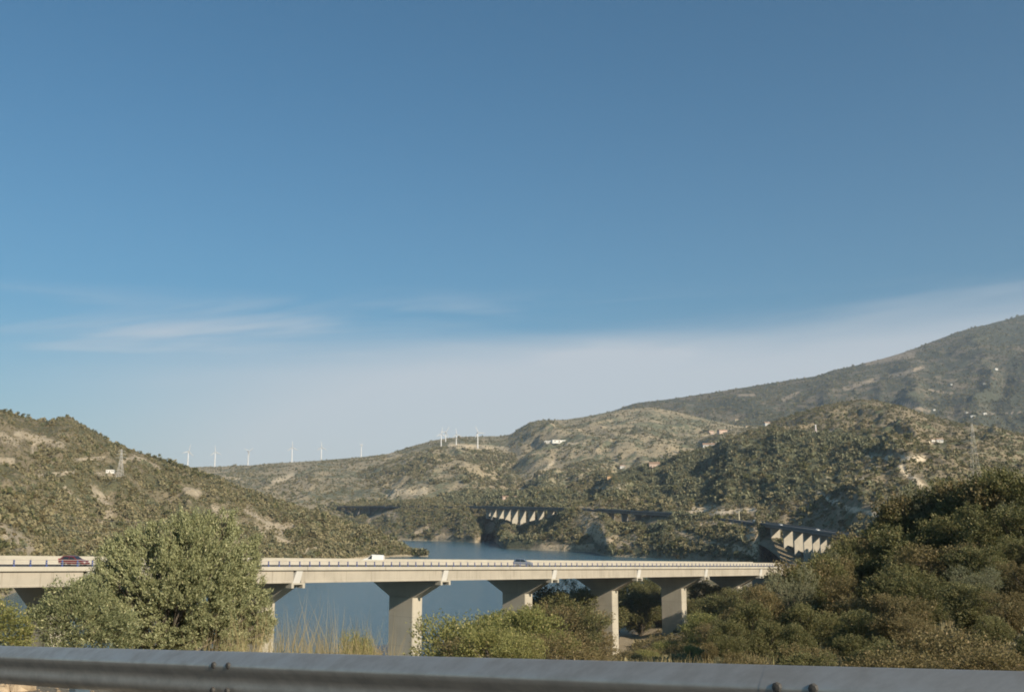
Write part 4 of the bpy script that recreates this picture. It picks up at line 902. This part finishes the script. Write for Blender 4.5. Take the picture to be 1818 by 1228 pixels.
for px, Y, top, k in ((972, 265, 1046, 'oak_a'), (1000, 285, 1052, 'oak_a'), (1030, 300, 1032, 'pine'), (1052, 310, 1044, 'oak_a'), (985, 235, 1075, 'oak_b'), (1015, 240, 1080, 'oak_a'), (1040, 250, 1092, 'oak_b'), (960, 240, 1085, 'oak_a'), (1120, 380, 1030, 'oak_a'), (1150, 390, 1024, 'oak_a'), (1175, 400, 1030, 'pine'), (1135, 330, 1050, 'oak_a'), (1165, 340, 1052, 'oak_b'), (1245, 350, 1032, 'oak_a'), (1275, 340, 1040, 'oak_a'), (1260, 300, 1058, 'oak_a'), (1300, 300, 1046, 'oak_b'), (1225, 330, 1062, 'oak_a'), (1085, 330, 1062, 'oak_a'), (1288, 210, 1056, 'oak_a'), (1312, 200, 1044, 'oak_a'), (1332, 190, 1040, 'oak_b'), (1300, 170, 1075, 'oak_b')):
    plant(k, px, Y, top, {'oak_a': 'dark rounded oak', 'oak_b': 'brownish low oak', 'pine': 'dark taller pine'}[k]+' on the lake bank '+('just right of the fourth pier' if px < 990 else 'between fourth and fifth piers' if px < 1020 else 'left of the fifth pier' if px < 1060 else 'right of the fifth pier' if px < 1142 else 'left of the sixth pier' if px < 1190 else 'just right of the sixth pier' if px < 1255 else 'below the last girder')+(', up the bank' if Y > 320 else ', near the water' if Y > 260 else ', low in front'), GRP, 'tree', 1.1)
GRP = 'bushes on the slope by the last piers'
for px, Y, top, k in ((1138, 150, 1150, 'bush_b'), (1160, 200, 1128, 'bush_b'), (1180, 180, 1140, 'bush'), (1240, 190, 1100, 'oak_c'), (1262, 180, 1092, 'bush'), (1205, 160, 1140, 'bush_b'), (1280, 150, 1104, 'bush_b'), (1140, 120, 1158, 'bush'), (1200, 110, 1156, 'bush_b'), (1128, 100, 1162, 'bush_b'), (1230, 90, 1148, 'bush')):
    plant(k, px, Y, top, TONE[k]+' on the dry slope '+('by the foot of the fifth pier' if px < 1110 else 'midway between fifth and sixth piers' if px < 1170 else 'against the sixth pier' if px < 1220 else 'right of the sixth pier')+(' near the rail' if Y < 125 else ' farther down'), GRP, 'shrub', 1.15)
# the near wooded slope at the right: outline of its top edge in the picture
SKY = [(1258, 1140), (1285, 1100), (1322, 1066), (1362, 1044), (1404, 1012), (1424, 1014), (1440, 1000), (1448, 994), (1466, 985), (1482, 992), (1502, 985), (1518, 956), (1548, 950), (1580, 930), (1615, 893), (1645, 880), (1670, 867), (1705, 852), (1740, 858), (1775, 838), (1818, 836), (1900, 820)]
sk = np.array(SKY, float); GRP = 'trees crowding the near slope at the right'
kinds = ['oak_a', 'oak_b', 'oak_a', 'oak_b', 'pine', 'oak_a']
for i, (px, top) in enumerate(SKY):
    if px > 1890: continue
    Y = np.interp(px, [1245, 1400, 1600, 1818], [60, 72, 90, 80])
    kk = ['oak_b', 'oak_a', 'oak_a', 'oak_b', 'pine', 'oak_a'][i % 6]
    plant(kk, px, Y, top, slope_label(kk, px, Y, 'topping the thicket'), 'trees on the upper edge of the near slope', 'tree', 0.72 if px < 1520 else 0.95)
n = 0
for row, (Y, k0) in enumerate(((78, 0.16), (66, 0.32), (54, 0.46), (44, 0.60), (35, 0.72), (27, 0.83), (21, 0.90), (16, 0.95))):
    for px in np.arange(1282+row*4, 1900, 62+row*13):
        px = px+rgp.uniform(-22, 22); tp = float(np.interp(px, sk[:, 0], sk[:, 1])); top = tp+(1180-tp)*k0+rgp.uniform(-14, 14)
        x = float(at(px, 1000, Y).x)
        if at(px, top, Y).z-gz(x, Y) < 0.7: continue
        k = kinds[rgp.randrange(6)] if Y > 30 else ('bush_b', 'oak_a', 'oak_b', 'oak_b', 'oak_a')[rgp.randrange(5)]
        plant(k, px, Y*rgp.uniform(0.93, 1.07), top, slope_label(k, px, Y, ('high in the thicket', 'upper in the thicket', 'mid thicket', 'lower in the thicket', 'low in the thicket', 'near the rail', 'just behind the rail', 'touching the rail')[row]), 'thicket on the near slope at the right', 'tree', 0.8 if px < 1420 else 1.15); n += 1

# hill trees one can tell apart: light meshes, one per tree
def far_tree(name, mat, n, h, w, seed):
    g = np.random.default_rng(seed); L = round_lobes(7, h, w, g); Lb = np.array(L)[g.choice(len(L), n)]
    d = g.normal(size=(n, 3)); d /= np.linalg.norm(d, axis=1, keepdims=True); C = Lb[:, :3]+d*Lb[:, 3:]*g.uniform(0.6, 1.1, (n, 1)); C[:, 2] = np.maximum(C[:, 2], 0.3)
    V, F = leaves(C, 0.85, 0.75, 0.2, g, d)
    tv = []; tf = []
    for k in range(5): tv += [(0.22*math.cos(k*1.257), 0.22*math.sin(k*1.257), -1.0), (0.1*math.cos(k*1.257), 0.1*math.sin(k*1.257), h*0.6)]
    for k in range(5): tf.append((2*k, 2*((k+1) % 5), 2*((k+1) % 5)+1, 2*k+1))
    F2 = np.array(tf)+len(V); m = np_mesh(name, np.vstack([V, tv]), np.vstack([F, F2]), [M[mat], M['bark']])
    m.polygons.foreach_set('material_index', np.concatenate([np.zeros(len(F), np.int32), np.ones(len(F2), np.int32)])); return m
FT = [far_tree('pine_tree', 'pine_leaf', 260, 6.5, 5.0, 81), far_tree('pine_tree', 'pine_leaf', 240, 7.5, 4.6, 82), far_tree('pine_tree', 'dark_leaf', 240, 5.5, 5.4, 83), far_tree('pine_tree', 'dark_leaf', 220, 4.5, 5.0, 84)]
def far_plant(px, py, hpx, lab, group, k=None):
    p = hit(px, py)
    if p is None: return
    if any(a < px < b and abs(p.y-float(np.interp(px, rd[:, 0], rd[:, 2]))) < 40 for a, b in ((545, 690), (860, 995), (1062, 1205), (1390, 1500))): return
    k = rgp.randrange(4) if k is None else k; lab = lab(px, py, p, k) if callable(lab) else lab
    o = bpy.data.objects.new('pine_tree', FT[k]); link(o); s = hpx*p.y/1791/6.0
    o.location = p; o.scale = (s*rgp.uniform(0.9, 1.25), s*rgp.uniform(0.9, 1.25), s); o.rotation_euler = (0, 0, rgp.random()*6.28); tag(o, lab, 'tree', group)
def zone(v, table):
    for lim, t in table:
        if v < lim: return t
    return table[-1][1]
FK = ('broad round pine', 'tall slim pine', 'low spreading dark tree', 'small bushy dark tree')
def crest_label(px, py, p, k): return FK[k]+' on the left hill crest '+zone(px, ((60, 'at its far left top'), (150, 'beside the rounded knob'), (262, 'on the descent above the pylon'), (290, 'above the pale rock arc'), (330, 'in front of the leftmost turbine'), (400, 'just below the second turbine'), (2000, 'low on the lake nose')))
def round_label(px, py, p, k): return FK[k]+' on the round hill '+zone(py, ((790, 'at mast level'), (830, 'on the upper flank'), (870, 'on the middle flank'), (2000, 'above the motorway')))+' '+zone(px, ((1180, 'far left'), (1300, 'left of the mast'), (1420, 'below the mast'), (1530, 'under the summit'), (3000, 'right of the summit')))
def head_label(px, py, p, k): return FK[k]+' on the headland '+zone(px, ((770, 'near the slender viaduct'), (850, 'left of the sunlit piers'), (930, 'below the taller sunlit piers'), (1030, 'below the last sunlit piers'), (1110, 'on the rocky spur'), (1220, 'below the low dark viaduct'), (3000, 'below the road barrier')))+(' by the shore' if p.z < 14 else ' high up')
G_ = 'dark trees along the crest of the left hill'
for px, py, h in ((8, 733, 10), (18, 735, 9), (30, 738, 11), (40, 741, 10), (50, 744, 9), (275, 815, 11), (283, 819, 13), (298, 826, 18), (306, 830, 14), (318, 833, 16), (326, 834, 13), (345, 842, 10), (360, 846, 9), (340, 846, 10), (462, 884, 9), (475, 890, 8), (105, 743, 6), (488, 895, 9), (250, 806, 8), (262, 810, 8), (210, 792, 7)):
    far_plant(px, py, h, crest_label, G_)
G_ = 'pines scattered on the round hill'; cnt = 0; tries = 0
while cnt < 150 and tries < 3000:
    tries += 1; px = rgp.uniform(1080, 1640); py = rgp.uniform(765, 905)
    w = math.exp(-(((px-1290)/200)**2+((py-845)/50)**2))+math.exp(-(((px-1490)/130)**2+((py-790)/16)**2))*1.2+0.08
    if rgp.random() < w: far_plant(px, py, rgp.uniform(7, 14), round_label, G_); cnt += 1
G_ = 'trees on the lake headland'; cnt = 0
while cnt < 80:
    px = rgp.uniform(690, 1345); py = float(np.interp(px, rd[:, 0], rd[:, 1]))+rgp.uniform(14, 75)
    p = hit(px, py); cnt += 1
    if p is not None and 1.5 < p.z < 45 and p.y > 650: far_plant(px, py, rgp.uniform(8, 15), head_label, G_)

# ------------------------------------------------------------------ scrub past counting: instanced clumps on every slope
BC = bpy.data.collections.new('scrub_kinds')
def scrub_kind(name, mat, n, seed, flat=0.7):
    g = np.random.default_rng(seed); d = g.normal(size=(n, 3)); d /= np.linalg.norm(d, axis=1, keepdims=True); d[:, 2] = abs(d[:, 2])
    C = d*np.array([0.5, 0.5, flat])*g.uniform(0.55, 1.05, (n, 1)); V, F = leaves(C, 0.36, 0.8, 0.2, g, d)
    o = bpy.data.objects.new(name, np_mesh(name, V, F, mat)); BC.objects.link(o)
for i, (mt, n, f) in enumerate((('scrub_leaf', 46, 0.6), ('scrub_leaf', 42, 0.8), ('dark_leaf', 46, 0.75), ('brown_leaf', 40, 0.5), ('pine_leaf', 48, 0.95))): scrub_kind('scrub_kind', M[mt], n, 90+i, f)
def scatter(name, P, sc, kind_idx, label):
    m = bpy.data.meshes.new(name); m.vertices.add(len(P)); m.vertices.foreach_set('co', np.asarray(P, np.float32).ravel())
    m.attributes.new('sc', 'FLOAT', 'POINT').data.foreach_set('value', np.asarray(sc, np.float32))
    m.attributes.new('rz', 'FLOAT', 'POINT').data.foreach_set('value', rng.uniform(0, 6.28, len(P)).astype(np.float32))
    m.attributes.new('kn', 'INT', 'POINT').data.foreach_set('value', np.asarray(kind_idx, np.int32))
    o = link(bpy.data.objects.new(name, m)); tag(o, label, None, None, 'stuff')
    g = bpy.data.node_groups.new(name, 'GeometryNodeTree'); g.interface.new_socket('Geometry', in_out='INPUT', socket_type='NodeSocketGeometry'); g.interface.new_socket('Geometry', in_out='OUTPUT', socket_type='NodeSocketGeometry')
    N = g.nodes; Lk = g.links; gi = N.new('NodeGroupInput'); go = N.new('NodeGroupOutput'); ip = N.new('GeometryNodeInstanceOnPoints'); ci = N.new('GeometryNodeCollectionInfo')
    ci.inputs['Collection'].default_value = BC; ci.inputs['Separate Children'].default_value = True; ci.inputs['Reset Children'].default_value = True
    def na(n, t):
        a = N.new('GeometryNodeInputNamedAttribute'); a.data_type = t; a.inputs['Name'].default_value = n; return a.outputs[0]
    ip.inputs['Pick Instance'].default_value = True
    cx = N.new('ShaderNodeCombineXYZ'); Lk.new(na('rz', 'FLOAT'), cx.inputs[2])
    Lk.new(gi.outputs[0], ip.inputs['Points']); Lk.new(ci.outputs[0], ip.inputs['Instance']); Lk.new(na('kn', 'INT'), ip.inputs['Instance Index'])
    Lk.new(cx.outputs[0], ip.inputs['Rotation']); Lk.new(na('sc', 'FLOAT'), ip.inputs['Scale']); Lk.new(ip.outputs[0], go.inputs[0])
    o.modifiers.new('scatter', 'NODES').node_group = g; return o
def scatter_slope(gname, n, lo, hi, name, label, fkin=(0.34, 0.25, 0.17, 0.16, 0.08), clump=0.03, thr=0.42, vmax=1.08, bw=0.3):
    V, vs, wd, ba = GRID[gname]; nj, nu = V.shape[:2]; jm = int(np.searchsorted(vs, vmax))-1
    a = rng.uniform(1, jm, n*3); b = rng.uniform(0, nu-1.01, n*3); j, i = a.astype(int), b.astype(int); fa, fb = (a-j)[:, None], (b-i)[:, None]
    P = V[j, i]*(1-fa)*(1-fb)+V[j+1, i]*fa*(1-fb)+V[j, i+1]*(1-fa)*fb+V[j+1, i+1]*fa*fb
    c = 0.55*fbm(P[:, 0]*clump, P[:, 1]*clump, 77, 4)+0.45*fbm(P[:, 0]*clump*4.3, P[:, 1]*clump*4.3, 88, 3)+0.25*wd[j, i]-bw*ba[j, i]+rng.uniform(-0.08, 0.08, n*3)
    pxx, pyy = proj(P[:, 0], P[:, 1], P[:, 2]); clear = np.zeros(len(P), bool)
    for x0, x1, up, dn in ((545, 690, 6, 44), (866, 992, 10, 40), (1066, 1205, 8, 16), (1395, 1500, 14, 60)):
        ry_ = np.interp(pxx, rd[:, 0], rd[:, 1]); rY_ = np.interp(pxx, rd[:, 0], rd[:, 2]); clear |= (pxx > x0) & (pxx < x1) & (np.abs(P[:, 1]-rY_) < 17)
    ok = (c > thr) & (P[:, 2] > 1.2) & ~clear; P, j, i, wdk = P[ok][:n], j[ok][:n], i[ok][:n], wd[j, i][ok][:n]
    sc = rng.lognormal(-0.1, 0.6, len(P)); sc = (lo+(hi-lo)*np.clip(sc*0.45, 0, 1.5))*(1+0.5*wdk)
    kn = rng.choice(5, len(P), p=fkin); kn = np.where((wdk > 0.5) & (rng.random(len(P)) < 0.55), 4, kn)
    scatter(name, P, sc, kn, label)
names = [k for k in GRID]
H = {k: k for k in names}
scatter_slope(names[-1], 26000, 1.0, 4.2, 'scrub', 'green brown scrub covering the left hill', clump=0.012, thr=0.44)
scatter_slope('headland', 9000, 1.2, 4.2, 'scrub', 'dark scrub and low trees covering the headland', (0.28, 0.22, 0.24, 0.14, 0.12), 0.02, 0.46, 0.97, 0.6)
scatter_slope(names[4], 26000, 1.2, 4.4, 'scrub', 'scrub and woodland covering the round hill', (0.3, 0.24, 0.2, 0.16, 0.10), 0.012, 0.42, bw=0.4)
scatter_slope(names[3], 15000, 2.0, 6.0, 'scrub', 'scrub and groves covering the middle hillside', (0.3, 0.24, 0.22, 0.1, 0.14), 0.008, 0.42)
scatter_slope(names[2], 7000, 2.5, 9.0, 'scrub', 'thin scrub on the tan knoll', clump=0.006, thr=0.48)
scatter_slope(names[1], 12000, 2.2, 7.0, 'scrub', 'thin scrub on the turbine ridge', clump=0.005, thr=0.47)
scatter_slope('mountain', 18000, 3.0, 10.0, 'scrub', 'scrub on the mountain side', (0.3, 0.24, 0.22, 0.1, 0.14), 0.004, 0.43)
for k_, n_, lo_, hi_ in ((names[-1], 34000, 0.5, 1.7), ('headland', 9000, 0.6, 1.8), (names[4], 26000, 0.8, 2.4), (names[3], 14000, 1.2, 3.6), (names[2], 7000, 1.5, 4.0), (names[1], 16000, 1.6, 4.5), ('mountain', 16000, 2.5, 7.0)):
    scatter_slope(k_, n_, lo_, hi_, 'low_scrub', 'low dry bushes dotted over the '+{'mountain': 'mountain', 'headland': 'headland', names[-1]: 'left hill', names[4]: 'round hill', names[3]: 'middle hillside', names[2]: 'tan knoll', names[1]: 'turbine ridge'}[k_], (0.4, 0.3, 0.08, 0.2, 0.02), 0.02, 0.30, bw=0.16)
# near bank scrub
n = 9000; Yq = np.exp(rng.uniform(math.log(24), math.log(600), n)); Uq = rng.uniform(-0.6, 0.75, n); Xq = Yq*Uq; Zq = near_z(Xq, Yq)
ok = (Zq > 1.0) & (fbm(Xq*0.06, Yq*0.06, 31)+0.15*np.clip(Uq, 0, 1) > 0.50); Pq = np.stack([Xq, Yq, Zq-0.1], -1)[ok]
scatter('scrub', Pq, rng.uniform(0.4, 1.0, len(Pq))*np.clip(Yq[ok]/60, 0.5, 2.4), rng.choice(5, len(Pq), p=(0.3, 0.25, 0.15, 0.3, 0.0)), 'low scrub covering the near bank')
n = 16000; Yq = np.exp(rng.uniform(math.log(90), math.log(420), n)); Uq = rng.uniform(0.02, 0.32, n); Xq = Yq*Uq; Zq = near_z(Xq, Yq)
ok = (Zq > 1.2) & (fbm(Xq*0.15, Yq*0.15, 36) > 0.42); Pq = np.stack([Xq, Yq, Zq-0.08], -1)[ok]
scatter('low_scrub', Pq, rng.uniform(0.35, 1.3, len(Pq)), rng.choice(5, len(Pq), p=(0.35, 0.25, 0.05, 0.35, 0.0)), 'tufts of dry scrub round the feet of the right piers')

# dry grass and tall stems behind the guardrail
def grass(name, n, xr, yr, hr, label, dens, mat='dry_grass', wd=0.012):
    X = rng.uniform(*xr, n); Y = rng.uniform(*yr, n); keep = fbm(X*0.8, Y*0.8, 15, 3) > dens; X, Y = X[keep], Y[keep]; n = len(X); Z = near_z(X, Y)-0.03
    h = rng.uniform(*hr, n)*(0.5+fbm(X*0.5, Y*0.5, 44, 2)); a = rng.uniform(0, 6.28, n); lean = rng.uniform(0.05, 0.4, n)*h; w = wd*rng.uniform(0.6, 1.4, n)
    lx, ly = np.cos(a)*lean, np.sin(a)*lean; b = rng.uniform(0, 6.28, n); wx, wy = np.cos(b)*w, np.sin(b)*w
    def pt(f, s): return np.stack([X+lx*f*f+wx*s*(1-f*0.9), Y+ly*f*f+wy*s*(1-f*0.9), Z+h*f], -1)
    V = np.stack([pt(0, -1), pt(0, 1), pt(0.5, 1), pt(0.5, -1), pt(1, 0.5), pt(1, -0.5)], 1).reshape(-1, 3)
    k = np.arange(n)[:, None]*6; F = np.concatenate([k+np.array([0, 1, 2, 3]), k+np.array([3, 2, 4, 5])])
    o = link(bpy.data.objects.new(name, np_mesh(name, V, F, M[mat]))); tag(o, label, None, None, 'stuff')
grass('grass', 30000, (-9, 3), (13, 27), (0.12, 0.34), 'dry straw coloured grass on the bank behind the guardrail', 0.46, wd=0.006)
grass('grass', 3200, (-5.4, -2.3), (17, 24), (0.75, 1.65), 'tall pale seeding grass stems between the second and third piers', 0.38, wd=0.006)
grass('grass', 26000, (0.5, 26), (40, 150), (0.35, 0.9), 'dry grass on the slope around the fifth pier', 0.42, wd=0.02)

# ------------------------------------------------------------------ air
mb = MB(); mb.box((0, 2600, 590), (9600, 6200, 1206)); hz = NT('haze_air'); hz.n.remove(hz.b); pv = hz.node('ShaderNodeVolumePrincipled')
pv.inputs['Color'].default_value = (0.68, 0.82, 1.0, 1); pv.inputs['Density'].default_value = 0.00006; pv.inputs['Anisotropy'].default_value = 0.1
hz.l.new(pv.outputs[0], hz.n['Material Output'].inputs['Volume'])
o = mb.obj('haze', hz.mat); tag(o, 'thin blue haze in the air over the lake and hills', None, None, 'stuff')
